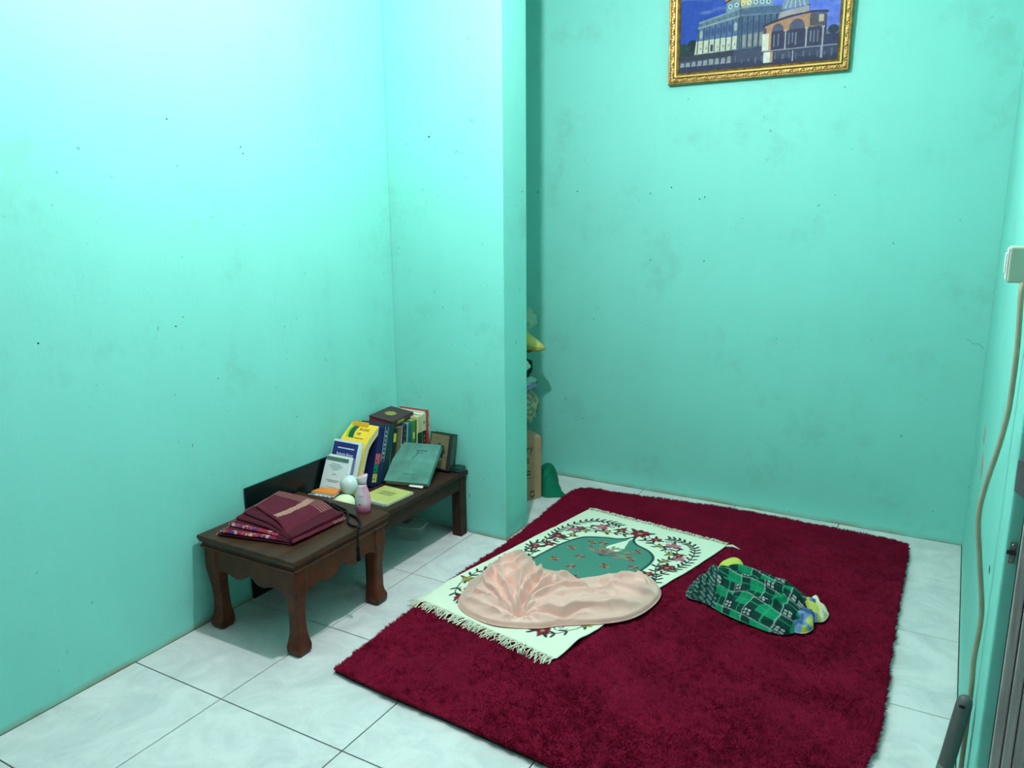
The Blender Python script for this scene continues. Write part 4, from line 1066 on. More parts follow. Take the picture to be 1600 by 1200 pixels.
MB().loft([ering(0.1457, 0.0205, 0.0150, tilt_=0.007, ox=0.001), ering(0.1467, 0.0195, 0.0140, tilt_=0.007, ox=0.001)]).build('cap_lid', mat('pink_lid', rgb(236, 150, 180), 0.3, 0.5), bt)
for (body, z, s_) in [('Citra', 0.066, 0.012)]:
    o = text(body, s_, mat('bottle_print', rgb(150, 120, 140), 0.5, 0.3), bt, Matrix.Translation((-0.002, -0.0185, z)) @ RX90, align='CENTER')
    for v_ in o.data.vertices:
        v_.co.y = -0.0204 * math.sqrt(max(0.05, 1 - (v_.co.x / 0.0305) ** 2)) - 0.0007
MB().prism(star(0.004, 0.0022, 5), 0, 0.0006).build('flower_print', mat('maroon_print', rgb(150, 40, 70), 0.5, 0.3), bt, loc=(-0.008, -0.0206, 0.036)).rotation_euler = (math.pi / 2, 0, 0)

# ---------------------------------------------------------------- folded maroon cloth on the table
fc = tag(empty('folded_cloth', (0.25, 0.45, TZ)), 'folded maroon woven cloth with patterned edges lying on the carved table', 'cloth')
FO = np.array([0.25, 0.45])
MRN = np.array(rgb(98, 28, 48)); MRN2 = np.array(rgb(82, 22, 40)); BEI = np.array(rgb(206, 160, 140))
clothm = mat('maroon_weave', (1, 1, 1), 0.85, 0.2, vc=True, var=0.15, var_scale=60, bump=0.25, bump_scale=400)
def layer(name, FL, FR, BR_, BL__, zf, th, top=False, fancy=0, nx=90, ny=64, seed=0):
    s_, t_ = np.meshgrid(np.linspace(0, 1, nx), np.linspace(0, 1, ny))
    FL, FR, BR_, BL__ = map(np.array, (FL, FR, BR_, BL__))
    bulge = 0.012 * np.sin(np.pi * s_) * (1 - t_)
    XY = (FL * ((1 - s_) * (1 - t_))[..., None] + FR * (s_ * (1 - t_))[..., None] + BR_ * (s_ * t_)[..., None] + BL__ * ((1 - s_) * t_)[..., None])
    z = zf(s_, t_) + 0.0012 * vnoise(s_ * 7 + seed, t_ * 7, 60 + seed)
    edge = np.minimum.reduce([s_ * 0.30, (1 - s_) * 0.30, t_ * 0.26, (1 - t_) * 0.26])
    rnd = np.sqrt(np.clip(1 - (1 - np.clip(edge / (th / 2), 0, 1)) ** 2, 0, 1))
    up_ = z - th / 2 + th / 2 * rnd; dn = z - th / 2 - th / 2 * rnd
    Vt = np.stack([XY[..., 0] - FO[0], XY[..., 1] - FO[1], up_], -1).reshape(-1, 3)
    Vb = np.stack([XY[..., 0] - FO[0], XY[..., 1] - FO[1], dn], -1).reshape(-1, 3)
    F1 = gridfaces(nx, ny); F2 = gridfaces(nx, ny)[:, ::-1] + nx * ny
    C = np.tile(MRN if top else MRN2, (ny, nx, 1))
    if top:
        bandc = np.abs(s_ - (0.50 + 0.05 * np.sin(t_ * 3)))
        inb = (bandc < 0.055) & (t_ > 0.06) & (t_ < 0.93)
        k_ = np.sin(t_ * 120) * np.sin(s_ * 150)
        C[inb] = BEI * 0.6 + MRN * 0.4; C[inb & (k_ > 0.1)] = BEI; C[inb & (k_ < -0.45)] = MRN
        for tl_ in (0.76, 0.81, 0.86, 0.91, 0.955):
            ln2 = np.abs(t_ - tl_) < 0.006
            C[ln2 & ~inb] = BEI * 0.45 + MRN * 0.55
    if fancy:
        R3 = np.random.default_rng(seed + 90)
        pal = np.array([rgb(176, 30, 56), rgb(160, 84, 110), rgb(66, 48, 116), rgb(196, 160, 144), rgb(120, 26, 50), rgb(150, 40, 60)])
        cell = pal[R3.integers(0, 6, (8, 40))]
        fr2 = t_ < 0.055
        ci = cell[np.clip((t_ / 0.055 * 2).astype(int), 0, 7), np.clip((s_ * 40).astype(int), 0, 39)]
        sel = fr2 & (s_ < 0.78) & (s_ > 0.04)
        C[sel] = ci[sel]
    C[(s_ < 0.022)] = np.array(rgb(196, 160, 156))
    Cf = C.reshape(-1, 3)
    return mk(name, np.concatenate([Vt, Vb]), np.concatenate([F1, F2]), clothm, fc, True, np.concatenate([Cf, Cf]))
squash = lambda lo_, hi_: (lambda s_, t_: hi_ - (hi_ - lo_) * sstep(0.55, 1.0, s_))
layer('cloth_layer', (0.092, 0.300), (0.392, 0.368), (0.398, 0.630), (0.060, 0.600), squash(0.0115, 0.0125), 0.011, seed=1)
layer('cloth_layer', (0.112, 0.305), (0.391, 0.369), (0.398, 0.630), (0.060, 0.605), squash(0.0180, 0.0235), 0.0105, fancy=1, seed=2)
layer('cloth_layer', (0.108, 0.345), (0.392, 0.370), (0.398, 0.632), (0.060, 0.610), squash(0.0245, 0.0345), 0.0105, fancy=1, seed=3)
layer('cloth_layer', (0.098, 0.385), (0.393, 0.371), (0.399, 0.634), (0.062, 0.615), squash(0.0300, 0.0450), 0.010, seed=4)
layer('cloth_layer', (0.100, 0.420), (0.394, 0.372), (0.399, 0.636), (0.064, 0.620), squash(0.0345, 0.0545), 0.010, seed=5)
def topz(s_, t_):
    return 0.0640 - 0.046 * sstep(0.62, 1.02, s_) - 0.004 * t_
layer('top_layer', (0.112, 0.470), (0.405, 0.366), (0.410, 0.640), (0.066, 0.635), topz, 0.010, top=True, seed=6)

# ---------------------------------------------------------------- prayer beads over the table edge
pbd = tag(empty('prayer_beads', (0.45, 0.62, TZ)), 'black prayer bead string trailing over the edge of the carved table', 'beads')
bdm = mat('black_bead', rgb(10, 12, 13), 0.45, 0.2)
zt = 0.0058
edge_x = TX1 - 0.45 + 0.0062
path = [(-0.262, 0.112, zt), (-0.235, 0.115, zt), (-0.19, 0.100, zt), (-0.13, 0.075, zt), (-0.085, 0.066, zt), (-0.03, 0.052, zt), (0.015, 0.024, zt), (0.040, -0.004, zt), (edge_x, -0.026, zt - 0.002), (edge_x + 0.0035, -0.036, -0.02), (edge_x + 0.003, -0.038, -0.055)]
path2 = [(0.036, -0.020, zt), (0.010, -0.018, zt), (-0.02, 0.000, zt), (-0.05, 0.035, zt + 0.002), (-0.10, 0.082, zt), (-0.15, 0.098, zt), (-0.20, 0.112, zt)]
def beads(path_, r_, seed):
    Q = smooth_pts(path_, 20, False); dd = np.concatenate([[0], np.cumsum(np.linalg.norm(np.diff(Q, axis=0), axis=1))]); n_ = int(dd[-1] / (2 * r_ * 0.98))
    m_ = MB()
    for k in range(n_ + 1):
        c_ = [np.interp(k / n_ * dd[-1], dd, Q[:, i]) for i in range(3)]
        m_.add(*sph(c_, r_))
    return m_
def sph(c, r, nu=8, nv=5, sz=1.0):
    vs = [(c[0], c[1], c[2] - r * sz)]
    for j in range(1, nv):
        a = math.pi * j / nv
        for i in range(nu):
            b2 = 2 * math.pi * i / nu
            vs.append((c[0] + r * math.sin(a) * math.cos(b2), c[1] + r * math.sin(a) * math.sin(b2), c[2] - r * sz * math.cos(a)))
    vs.append((c[0], c[1], c[2] + r * sz)); fs = []
    for i in range(nu):
        fs.append((0, 1 + (i + 1) % nu, 1 + i)); fs.append((len(vs) - 1, len(vs) - 1 - nu + i, len(vs) - 1 - nu + (i + 1) % nu))
    for j in range(nv - 2):
        for i in range(nu):
            a = 1 + j * nu
            fs.append((a + i, a + (i + 1) % nu, a + nu + (i + 1) % nu, a + nu + i))
    return vs, fs
o = beads(path, 0.0054, 1).build('bead_string', bdm, pbd, True); o['kind'] = 'stuff'
o = beads(path2, 0.0054, 2).build('bead_string', bdm, pbd, True); o['kind'] = 'stuff'
tx, ty = edge_x + 0.003, -0.038
MB().lathe([(0.004, -0.058), (0.0065, -0.066), (0.0065, -0.078), (0.004, -0.084), (0.006, -0.09), (0.008, -0.115), (0.003, -0.118)], 10, (tx, ty)).build('tassel', mat('black_thread', rgb(20, 22, 24), 0.9, 0.1), pbd, True)

# ---------------------------------------------------------------- clear tub under the bench
tub = tag(empty('plastic_tub', (0.205, 1.30, 0), math.radians(14)), 'clear empty plastic food tub on the tiles under the bench', 'tub')
clear = mat('clear_plastic', rgb(225, 236, 232), 0.12, 0.5, alpha=0.10)
def tubring(w_, d_, z):
    return [(x, y_, z) for x, y_ in rrect(w_, d_, 0.022)]
MB().loft([tubring(0.096, 0.078, 0.003), tubring(0.094, 0.076, 0.0006), tubring(0.098, 0.080, 0.0006), tubring(0.126, 0.108, 0.072), tubring(0.135, 0.117, 0.072), tubring(0.135, 0.117, 0.0745), tubring(0.123, 0.105, 0.0745), tubring(0.096, 0.078, 0.0035)], cap=True).build('tub_body', clear, tub, True)

MB().tube([(x, y_, 0.0735) for x, y_ in rrect(0.134, 0.116, 0.024)] + [(rrect(0.134, 0.116, 0.024)[0][0], rrect(0.134, 0.116, 0.024)[0][1], 0.0735)], 0.0022, 6).build('rim', mat('clear_rim', rgb(225, 236, 232), 0.2, 0.5, alpha=0.45), tub, True)

# ---------------------------------------------------------------- alcove: box and clutter
kraft = mat('kraft_cardboard', rgb(178, 140, 112), 0.8, 0.2, var=0.12, var_scale=10)
kin = mat('kraft_tape', rgb(128, 98, 78), 0.7, 0.2)
Rc = Vector((0.493, 2.054, 0)); fdir = Vector((-0.485, -0.8745, 0)); ddir = Vector((-0.8745, 0.485, 0))
# local x runs along the printed face (left to right as seen), y into the box
ox = Rc + fdir * 0.32
mt = Matrix(((-fdir.x, ddir.x, 0, ox.x), (-fdir.y, ddir.y, 0, ox.y), (0, 0, 1, 0), (0, 0, 0, 1)))
cb = tag(empty('cardboard_box', mtx=mt), 'brown printed cardboard carton standing in the alcove behind the stub wall', 'box')
HB = 0.338
MB().box(0, 0.32, 0, 0.27, 0.0005, HB).build('carton', kraft, cb, bevel=0.003)
MB().add([(0.001, 0.001, HB + .001), (0.319, 0.001, HB + .001), (0.319, 0.134, HB + 0.012), (0.001, 0.134, HB + 0.012), (0.001, 0.001, HB + .004), (0.319, 0.001, HB + .004), (0.319, 0.134, HB + 0.015), (0.001, 0.134, HB + 0.015)],
         [(3, 2, 1, 0), (4, 5, 6, 7), (0, 1, 5, 4), (1, 2, 6, 5), (2, 3, 7, 6), (3, 0, 4, 7)]).build('flap', kraft, cb)
MB().add([(0.001, 0.269, HB + .001), (0.319, 0.269, HB + .001), (0.319, 0.136, HB + 0.012), (0.001, 0.136, HB + 0.012), (0.001, 0.269, HB + .004), (0.319, 0.269, HB + .004), (0.319, 0.136, HB + 0.015), (0.001, 0.136, HB + 0.015)],
         [(0, 1, 2, 3), (7, 6, 5, 4), (4, 5, 1, 0), (5, 6, 2, 1), (6, 7, 3, 2), (7, 4, 0, 3)]).build('flap', kraft, cb)
kprint = mat('carton_print', rgb(70, 54, 44), 0.8, 0.1); kw = mat('carton_pale_print', rgb(205, 190, 170), 0.8, 0.1)
text('ry', 0.052, kprint, cb, Matrix.Translation((0.268, -0.0004, 0.268)) @ RX90, align='RIGHT')
print_lines(cb, [(0.200, 0.224, 0.09, 0.009), (0.205, 0.207, 0.08, 0.009), (0.200, 0.157, 0.10, 0.009), (0.200, 0.140, 0.11, 0.009)], kprint)
MB().box(0.10, 0.292, -0.0005, 0, 0.1225, 0.1245).build('print_line', kprint, cb)
for s0 in (0.3, 3.44):
    ar = [(0.262 + 0.0135 * math.cos(a), -0.0005, 0.034 + 0.0165 * math.sin(a)) for a in np.linspace(s0, s0 + 2.5, 10)]
    MB().tube(ar, [0.0028] * 8 + [0.0045, 0.0005], 5).build('recycling_mark', kprint, cb)

def blob(name, c, r, amp, freq, seed, m, parent=None, colf=None, nu=48, nv=32, power=1.0):
    vs, fs, cl = [], [], []
    for j in range(nv + 1):
        a = math.pi * j / nv
        for i in range(nu):
            b2 = 2 * math.pi * i / nu
            d = Vector((math.sin(a) * math.cos(b2), math.sin(a) * math.sin(b2), -math.cos(a)))
            n_ = noise.fractal(d * freq + Vector((seed, seed * 2.3, 0)), 1.0, 2.0, 4)
            ridge = abs(noise.noise(d * freq * 1.7 + Vector((seed * 3, 0, seed)))) * amp
            q_ = [math.copysign(abs(v) ** power, v) for v in d]
            k_ = 1 + amp * n_ - ridge
            p = (c[0] + q_[0] * r[0] * k_, c[1] + q_[1] * r[1] * k_, c[2] + q_[2] * r[2] * k_)
            vs.append(p)
            if colf:
                cl.append(colf(d, p))
    for j in range(nv):
        for i in range(nu):
            fs.append((j * nu + i, j * nu + (i + 1) % nu, (j + 1) * nu + (i + 1) % nu, (j + 1) * nu + i))
    return mk(name, vs, fs, m, parent, True, np.array(cl) if colf else None)
vcm = mat('printed_cloth', (1, 1, 1), 0.85, 0.2, vc=True)
def sackcol(d, p):
    n_ = noise.noise(Vector(p) * 38); n2 = noise.noise(Vector(p) * 55 + Vector((9, 0, 0)))
    if n_ > 0.30: return rgb(90, 130, 90)
    if n2 > 0.38: return rgb(150, 90, 90)
    if n_ < -0.34: return rgb(110, 105, 120)
    return rgb(166, 166, 140)
o = blob('cloth_sack', (0, 0, 0.115), (0.172, 0.150, 0.116), 0.10, 2.0, 3, vcm, None, sackcol, 80, 56, 0.8)
o.location = (0.235, 2.13, HB + 0.012); tag(o, 'bulging patterned grey-green sack on top of the cardboard carton', 'sack')
def purp(d, p):
    n_ = noise.noise(Vector(p) * 30)
    return rgb(150, 140, 178) if d.z < 0.25 + 0.3 * n_ else rgb(150, 196, 180)
o = blob('lilac_cloth', (0, 0, 0.038), (0.160, 0.140, 0.044), 0.22, 2.5, 8, vcm, None, purp, 64, 40)
o.location = (0.245, 2.13, 0.548); tag(o, 'crumpled lilac and mint cloth lying on the patterned sack', 'cloth')
o = blob('dark_green_cloth', (0, 0, 0.06), (0.150, 0.135, 0.078), 0.20, 2.2, 12, mat('bottle_green_cloth', rgb(8, 52, 48), 0.9, 0.15), None, None, 64, 40)
o.location = (0.235, 2.13, 0.615); tag(o, 'dark bottle-green cloth heaped under the yellow bag', 'cloth')
o = blob('pale_pillow', (0, 0, 0.05), (0.055, 0.05, 0.036), 0.12, 2, 15, mat('pale_mint_cloth', rgb(176, 204, 180), 0.85, 0.2))
o.location = (0.378, 2.03, 0.660); tag(o, 'pale mint rolled cloth end poking out beside the pier', 'cloth')
# yellow paper bag: a cone with a folded mouth pointing right
yb = tag(empty('yellow_bag', (0.235, 2.16, 0.735)), 'crumpled yellow bag with a pointed folded mouth high on the alcove pile', 'bag')
ym = mat('yellow_paper', rgb(206, 196, 112), 0.75, 0.25, var=0.25, var_scale=14, bump=0.5, bump_scale=18)
rings = []
for k in range(13):
    t = k / 12; x = -0.10 + 0.322 * t
    ryy = 0.12 * (1 - t) ** 0.6 * (0.9 + 0.1 * math.sin(t * 9)) + 0.004; rz = 0.115 * (1 - t) ** 0.8 + 0.003
    zc = 0.125 - 0.072 * t
    rings.append([(x + 0.006 * math.sin(i * 2.3 + k), ryy * math.cos(2 * math.pi * i / 20) * (1 + .06 * math.sin(i * 3 + k)), zc + rz * math.sin(2 * math.pi * i / 20) * (1 + .07 * math.sin(i * 2.1 + k * 1.3))) for i in range(20)])
MB().loft(rings).build('bag_body', ym, yb, True)
MB().tube([(0.222, 0.0, 0.0535), (0.190, -0.020, 0.052), (0.165, -0.032, 0.048), (0.15, -0.038, 0.036), (0.125, -0.052, 0.042)], [0.0015, 0.004, 0.005, 0.006, 0.002], 6).build('mouth_fold', mat('fold_brown', rgb(110, 92, 44), 0.8, 0.1), yb, True)
o = blob('clear_bag', (0, 0, 0.06), (0.10, 0.10, 0.068), 0.16, 2.2, 22, mat('milky_plastic', rgb(190, 214, 190), 0.3, 0.5, alpha=0.38))
o.location = (0.300, 2.15, 0.880); tag(o, 'milky translucent plastic bag lying on top of the yellow bag', 'bag')
# green cloth spilling onto the floor beside the carton
gm = mat('emerald_cloth', rgb(0, 112, 84), 0.8, 0.2, var=0.2, var_scale=12)
o = heap('emerald_cloth', [(0.502, 2.066), (0.55, 2.086), (0.605, 2.128), (0.60, 2.150), (0.555, 2.175), (0.52, 2.235), (0.48, 2.29), (0.44, 2.36), (0.37, 2.41), (0.33, 2.38), (0.31, 2.26), (0.35, 2.150), (0.44, 2.098)], (0.475, 2.19),
         lambda X, Y, R, A, d: (0.100 * sstep(0.60, 0.44, X) + 0.014) * (1 - np.exp(-d / 0.045)) + 0.004 * vnoise(X * 22, Y * 22, 71), gm, nr=40, na=140, z0=0.0006)
o.location = (0.475, 2.19, 0); tag(o, 'emerald green cloth spilling onto the tiles beside the carton', 'cloth')

# ---------------------------------------------------------------- framed picture on the back wall
PWd, PHt, FW = 0.812, 0.62, 0.053
pic = tag(empty('framed_picture', (0.994, YB - 0.0305, 2.082)), 'ornate gold-framed picture of a gold-domed building hanging on the back wall', 'picture')
pic.rotation_euler = (math.radians(2.2), 0, 0)
goldf = mat('gilt_frame', rgb(178, 138, 74), 0.4, 0.5, metal=0.65, var=0.4, var_scale=45, second=rgb(112, 76, 40))
goldb = mat('bright_gilt', rgb(214, 186, 112), 0.34, 0.5, metal=0.6)
def frame_sweep(prof, name, m):
    """prof: (inset, depth toward viewer) pairs"""
    mb2 = MB(); rings = []
    for (cx, cz, sx, sz) in [(0, 0, 1, 1), (PWd, 0, -1, 1), (PWd, PHt, -1, -1), (0, PHt, 1, -1)]:
        rings.append([(cx + sx * i_, -d_, cz + sz * i_) for i_, d_ in prof])
    n_ = len(prof); vs = [p for r_ in rings for p in r_]; fs = []
    for k in range(4):
        for i in range(n_):
            j = (i + 1) % n_; k2 = (k + 1) % 4
            fs.append((k * n_ + i, k2 * n_ + i, k2 * n_ + j, k * n_ + j))
    return mb2.add(vs, fs).build(name, m, pic)
frame_sweep([(0.0, -0.030), (0.0, -0.004), (0.004, 0.004), (0.010, 0.002), (0.014, -0.002), (0.026, -0.004), (0.031, 0.0), (0.031, -0.030)], 'frame', goldf)
frame_sweep([(0.0312, -0.024), (0.0312, 0.001), (0.033, 0.003), (0.039, 0.001), (0.041, -0.003), (0.041, -0.024)], 'inner_fillet', goldb)
frame_sweep([(0.0412, -0.024), (0.0412, -0.005), (0.046, -0.003), (0.051, -0.008), (0.053, -0.012), (0.053, -0.024)], 'beaded_edge', goldf)
orn = MB(); beadm = MB()
def along(f, inset, step):
    for (x0, z0, x1, z1) in [(inset, inset, PWd - inset, inset), (PWd - inset, inset, PWd - inset, PHt - inset), (PWd - inset, PHt - inset, inset, PHt - inset), (inset, PHt - inset, inset, inset)]:
        L_ = math.hypot(x1 - x0, z1 - z0); n_ = int(L_ / step)
        for k in range(n_):
            t = (k + 0.5) / n_; f(x0 + (x1 - x0) * t, z0 + (z1 - z0) * t, math.atan2(z1 - z0, x1 - x0), k)
def scroll(x, z, a, k):
    c, s_ = math.cos(a), math.sin(a)
    P_ = []
    for t in np.linspace(0, 1, 7):
        u_ = (t - 0.5) * 0.026; v_ = 0.0065 * math.sin(t * 6.28) * (1 if k % 2 else -1)
        P_.append((x + u_ * c - v_ * s_, 0.0005 - 0.003 * math.sin(t * 3.14), z + u_ * s_ + v_ * c))
    orn.tube(P_, [0.001, 0.0026, 0.0034, 0.0026, 0.0034, 0.0026, 0.001], 5)
    orn.add(*sph((x + 0.012 * c, -0.001, z + 0.012 * s_), 0.0034, 6, 4))
along(scroll, 0.019, 0.024)
along(lambda x, z, a, k: beadm.add(*sph((x, 0.004, z), 0.0026, 5, 4)), 0.0465, 0.0075)
orn.build('carved_ornament', goldb, pic, True); beadm.build('bead_row', goldf, pic, True)
# the printed picture itself, painted per vertex
CW_, CH_ = PWd - 2 * 0.052, PHt - 2 * 0.052
cv = Canvas(CW_, CH_, 420, 300, rgb(40, 76, 158))
K = CW_   # picture coordinates are in widths
fy_ = cv.Y / CW_; fx_ = cv.X / CW_
sky = np.array(rgb(44, 74, 156))[None, None] * (1 - sstep(0.25, 0.75, fx_ + 0.2 * fy_))[..., None] + np.array(rgb(92, 112, 200))[None, None] * sstep(0.25, 0.75, fx_ + 0.2 * fy_)[..., None]
cloud = np.clip(vnoise(fx_ * 5, fy_ * 22, 81) + 0.5 * vnoise(fx_ * 12, fy_ * 50, 82) - 0.35, 0, 1) * 0.45
cv.C[:] = sky * (1 - cloud[..., None]) + np.array(rgb(150, 175, 220)) * cloud[..., None]
q = lambda pts: [(x * K, y_ * K) for x, y_ in pts]
def rect(x0, x1, y0, y1, c, al=1.0): cv.rect(x0 * K, x1 * K, y0 * K, y1 * K, rgb(*c), al)
# paving with wet reflections
rect(0, 1, 0, 0.122, (66, 70, 92)); rect(0, 1, 0, 0.035, (54, 60, 84)); rect(0, 0.36, 0.075, 0.115, (58, 62, 74))
rect(0, 0.11, 0.10, 0.165, (44, 60, 70)); rect(0.84, 1.0, 0.085, 0.15, (58, 64, 92)); rect(0.92, 1.0, 0.15, 0.175, (110, 112, 128))
cv.ell(0.085 * K, 0.165 * K, 0.035 * K, 0.035 * K, 0, rgb(38, 50, 52)); cv.ell(0.02 * K, 0.15 * K, 0.05 * K, 0.03 * K, 0, rgb(44, 66, 66)); cv.ell(0.965 * K, 0.175 * K, 0.032 * K, 0.026 * K, 0, rgb(52, 66, 82))
R_ = random.Random(12)
for k in range(9):
    x = 0.003 + k * 0.039
    cv.poly(q([(x, 0.034), (x + 0.030, 0.036), (x + R_.uniform(.026, .034), 0.060 + 0.002 * k), (x + R_.uniform(0, .008), 0.055 + 0.002 * k + R_.uniform(0, .01))]), rgb(142, 148, 152), 0.85)
for k in range(15):
    x = 0.37 + k * 0.042; rect(x, x + R_.uniform(0.006, 0.018), R_.uniform(0.02, 0.035), R_.uniform(0.05, 0.078), (104, 108, 132), 0.55)
rect(0.552, 0.592, 0.015, 0.080, (206, 206, 198)); rect(0.592, 0.610, 0.015, 0.080, (170, 136, 108)); rect(0.73, 0.736, 0.012, 0.075, (150, 150, 160)); rect(0.895, 0.91, 0.015, 0.085, (140, 142, 160))
# octagonal building: lit left face, shaded right face
cv.poly(q([(0.098, 0.104), (0.395, 0.112), (0.395, 0.360), (0.128, 0.302)]), rgb(92, 116, 132)); cv.poly(q([(0.395, 0.112), (0.66, 0.12), (0.66, 0.345), (0.395, 0.362)]), rgb(76, 96, 122))
cv.poly(q([(0.100, 0.108), (0.380, 0.116), (0.380, 0.196), (0.110, 0.188)]), rgb(184, 188, 170)); cv.poly(q([(0.395, 0.118), (0.55, 0.122), (0.55, 0.205), (0.395, 0.198)]), rgb(112, 118, 126))
cv.poly(q([(0.110, 0.188), (0.380, 0.196), (0.380, 0.300), (0.122, 0.258)]), rgb(80, 102, 138))
cv.stroke(q([(0.128, 0.300), (0.395, 0.358)]), 0.005, rgb(130, 146, 150)); cv.stroke(q([(0.122, 0.268), (0.39, 0.312)]), 0.005, rgb(136, 152, 154)); cv.stroke(q([(0.395, 0.115), (0.395, 0.36)]), 0.007, rgb(62, 80, 100)); cv.stroke(q([(0.395, 0.316), (0.66, 0.302)]), 0.004, rgb(104, 122, 142))
for k in range(8):
    x = 0.118 + k * 0.0375
    cv.stroke(q([(x, 0.113 + k * .001), (x + 0.006, 0.258 + k * 0.0062)]), 0.005, rgb(52, 66, 86))
for k in range(7):
    x = 0.139 + k * 0.0375
    cv.ell((x + 0.003) * K, (0.226 + k * 0.0045) * K, 0.011 * K, 0.026 * K, 0, rgb(58, 80, 124) if k not in (0, 6) else rgb(150, 160, 160)); cv.ell((x + .002) * K, (0.140 + k * .001) * K, 0.005 * K, 0.007 * K, 0, rgb(120, 124, 116))
    cv.ell((x + 0.004) * K, (0.284 + k * 0.0075) * K, 0.006 * K, 0.006 * K, 0, rgb(70, 90, 110))
rect(0.206, 0.224, 0.118, 0.160, (58, 62, 64))
for k in range(7):
    x = 0.408 + k * 0.036
    cv.stroke(q([(x, 0.12), (x, 0.30)]), 0.006, rgb(48, 60, 84)); cv.ell((x + 0.018) * K, 0.245 * K, 0.012 * K, 0.036 * K, 0, rgb(66, 82, 112))
    if k < 4: rect(x + 0.009, x + 0.026, 0.128, 0.195, (144, 146, 146), 0.65)
# drum and golden dome
cv.poly(q([(0.302, 0.340), (0.395, 0.358), (0.598, 0.352), (0.598, 0.415), (0.44, 0.432), (0.304, 0.402)]), rgb(112, 138, 152)); rect(0.388, 0.396, 0.36, 0.43, (36, 42, 56))
for k in range(7):
    cv.ell((0.328 + k * 0.040) * K, (0.376 + 0.010 * math.sin(k * .5)) * K, 0.013 * K, 0.014 * K, 0, rgb(190, 204, 204)); cv.ell((0.328 + k * 0.04) * K, (0.376 + 0.010 * math.sin(k * .5)) * K, 0.007 * K, 0.008 * K, 0, rgb(84, 106, 130))
dome = [(0.298, 0.402)] + [(0.4475 - 0.150 * math.cos(a), 0.43 + 0.20 * math.sin(a)) for a in np.linspace(0, math.pi, 24)] + [(0.60, 0.415), (0.45, 0.434)]
cv.poly(q(dome), rgb(190, 132, 70)); cv.ell(0.42 * K, 0.48 * K, 0.045 * K, 0.09 * K, 0.1, rgb(240, 206, 96), soft=0.02)
cv.stroke(q([(0.295, 0.402), (0.36, 0.424), (0.45, 0.436), (0.53, 0.430), (0.602, 0.416)]), 0.006, rgb(54, 44, 42))
# small arcaded pavilion on the right
cv.poly(q([(0.542, 0.085), (0.925, 0.085), (0.925, 0.26), (0.60, 0.25), (0.545, 0.225)]), rgb(62, 64, 88))
cv.poly(q([(0.548, 0.185), (0.90, 0.205), (0.92, 0.27), (0.82, 0.282), (0.64, 0.258), (0.552, 0.232)]), rgb(170, 128, 100))
cv.poly(q([(0.825, 0.205), (0.92, 0.205), (0.92, 0.272), (0.825, 0.280)]), rgb(88, 80, 90)); rect(0.878, 0.905, 0.225, 0.268, (176, 164, 152))
for (cx, w_, top) in [(0.634, 0.036, 0.242), (0.750, 0.048, 0.258)]:
    cv.ell(cx * K, 0.198 * K, w_ * K, (top - 0.198) * K, 0, rgb(82, 84, 108)); rect(cx - w_, cx + w_, 0.09, 0.198, (60, 60, 86))
rect(0.540, 0.580, 0.088, 0.190, (206, 200, 186)); rect(0.580, 0.596, 0.09, 0.20, (188, 138, 100)); cv.ell(0.556 * K, 0.205 * K, 0.010 * K, 0.018 * K, 0, rgb(80, 76, 86))
for x in (0.682, 0.808, 0.905):
    rect(x - 0.004, x + 0.005, 0.088, 0.195, (156, 152, 158)); rect(x - .009, x + .010, 0.192, 0.202, (170, 150, 140))
for x in (0.61, 0.635, 0.70, 0.722, 0.742, 0.83, 0.85, 0.872): rect(x, x + 0.008, R_.uniform(.105, .13), 0.178, (130, 130, 148), 0.7)
cv.stroke(q([(0.545, 0.236), (0.60, 0.252), (0.70, 0.275), (0.82, 0.288), (0.925, 0.280)]), 0.010, rgb(60, 58, 72))
cv.stroke(q([(0.54, 0.086), (0.99, 0.086)]), 0.004, rgb(140, 140, 152))
cv.poly(q([(0.632, 0.268), (0.70, 0.282), (0.815, 0.292), (0.815, 0.326), (0.645, 0.308)]), rgb(156, 146, 150)); cv.stroke(q([(0.645, 0.312), (0.72, 0.326), (0.818, 0.330)]), 0.006, rgb(72, 78, 96))
cv.poly(q([(0.648, 0.316)] + [(0.732 - 0.080 * math.cos(a), 0.325 + 0.10 * math.sin(a)) for a in np.linspace(0, math.pi, 16)] + [(0.812, 0.330)]), rgb(116, 132, 154))
for k in range(5):
    cv.stroke(q([(0.672 + k * 0.03, 0.328), (0.732 + (k - 2) * 0.012, 0.42)]), 0.004, rgb(164, 180, 194))
nzc = vnoise(fx_ * 90, fy_ * 90, 83)[..., None] * 0.10 + vnoise(fx_ * 40, fy_ * 40, 84)[..., None] * 0.08
cv.C[:] = np.clip(cv.C * (1 + nzc), 0, 1)
vt = np.stack([cv.X + 0.052, np.full(cv.X.shape, 0.013), cv.Y + 0.052], -1).reshape(-1, 3)
mk('picture_print', vt, gridfaces(cv.nx, cv.ny), mat('picture_paper', (1, 1, 1), 0.6, 0.12, vc=True), pic, False, cv.C.reshape(-1, 3))
MB().box(0.02, PWd - 0.02, 0.015, 0.022, 0.02, PHt - 0.02).build('backing_board', mat('hardboard', rgb(110, 86, 62), 0.9, 0.1), pic)

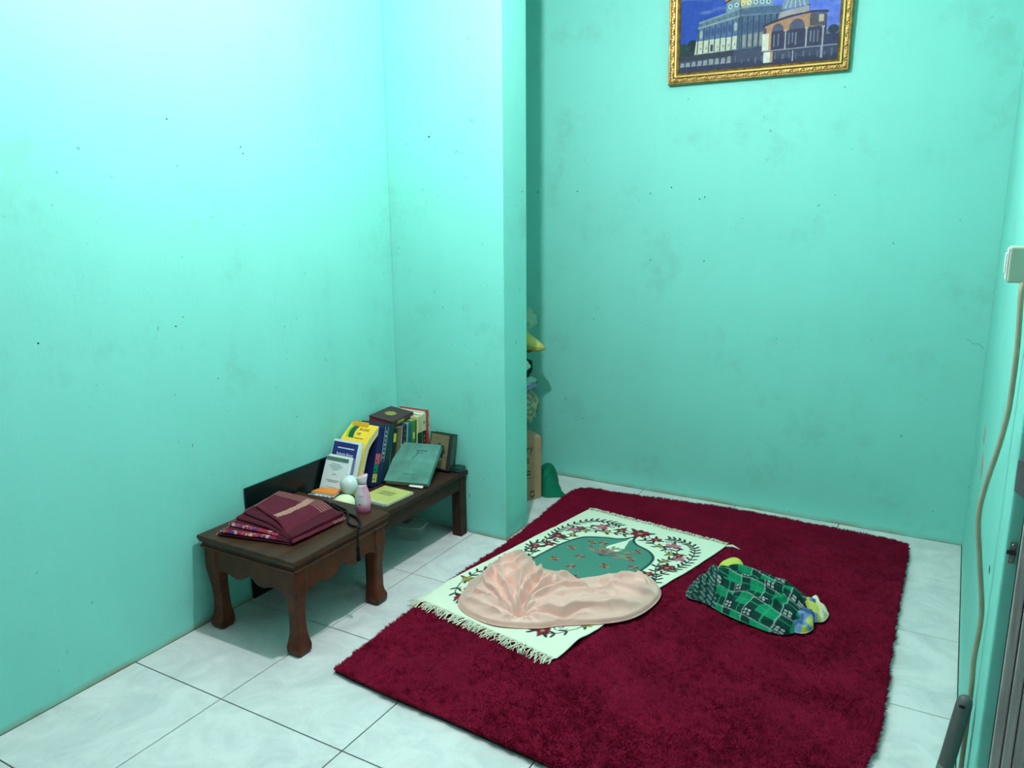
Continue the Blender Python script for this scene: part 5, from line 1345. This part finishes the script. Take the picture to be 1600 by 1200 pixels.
# ---------------------------------------------------------------- switch box, cable and leaning pole on the right wall
sw = tag(empty('switch_box', (XR, 0.425, 1.352)), 'white surface-mounted switch box on the right wall above the cable', 'switch')
MB().box(-0.044, -0.0004, 0, 0.072, 0, 0.072).build('box_body', mat('shaded_white_plastic', rgb(190, 194, 176), 0.45, 0.4), sw, bevel=0.004, seg=3)  # shade of the box's near side is mixed into this body colour
MB().box(-0.050, -0.0442, 0.018, 0.052, 0.018, 0.058).build('rocker', whiteplastic, sw, bevel=0.0015)
MB().box(-0.0465, -0.0442, 0.004, 0.068, 0.004, 0.068).build('face_plate', whiteplastic, sw, bevel=0.001)
cab = [(2.432, 0.44, 1.352), (2.430, 0.41, 1.335), (2.435, 0.40, 1.23), (2.4355, 0.40, 1.124), (2.434, 0.40, 1.084), (2.426, 0.40, 1.014), (2.412, 0.40, 0.927), (2.407, 0.40, 0.854), (2.420, 0.40, 0.755), (2.4355, 0.40, 0.638), (2.433, 0.40, 0.529), (2.4355, 0.40, 0.45), (2.436, 0.40, 0.25), (2.436, 0.41, 0.0065)]
o = MB().tube([tuple(p) for p in smooth_pts(cab, 6, False)], 0.0052, 8).build('hanging_cable', mat('beige_cable', rgb(176, 166, 140), 0.5, 0.4, var=0.25, var_scale=20), None, True)
tag(o, 'beige electric cable hanging wavily down the right wall from the switch box', 'cable')
pt, pbm = Vector((2.427, 0.372, 0.452)), Vector((2.372, 0.372, 0.0))
pole = tag(empty('leaning_pole', (pbm.x, pbm.y, 0)), 'dark grey plastic pole with a hanging hole leaning on the right wall', 'pole')
dv = pt - pbm
polem = mat('dark_grey_plastic', rgb(96, 98, 98), 0.5, 0.4, var=0.2, var_scale=12)
pp = [(dv * t) for t in (0.004, 0.5, 0.94, 0.965, 0.985, 0.996, 1.0)]
MB().tube([tuple(p) for p in pp], [0.0165, 0.0165, 0.0165, 0.0158, 0.0130, 0.008, 0.002], 18).build('pole_tube', polem, pole, True)
hc_ = dv * 0.945
hd = Vector((-0.15, -0.95, 0.30)).normalized()
MB().tube([tuple(hc_ + hd * 0.0125 + Vector((-0.007, 0, 0))), tuple(hc_ + hd * 0.0150), tuple(hc_ + hd * 0.0125 + Vector((0.007, 0, 0)))], [0.003, 0.0045, 0.003], 8).build('hanging_hole', mat('hole_black', rgb(14, 16, 16), 0.6, 0.2), pole, True)
MB().tube([tuple(dv * 0.53), tuple(dv * 0.60)], 0.0172, 18).build('collar', mat('greenish_grey', rgb(92, 112, 100), 0.5, 0.4), pole, True)
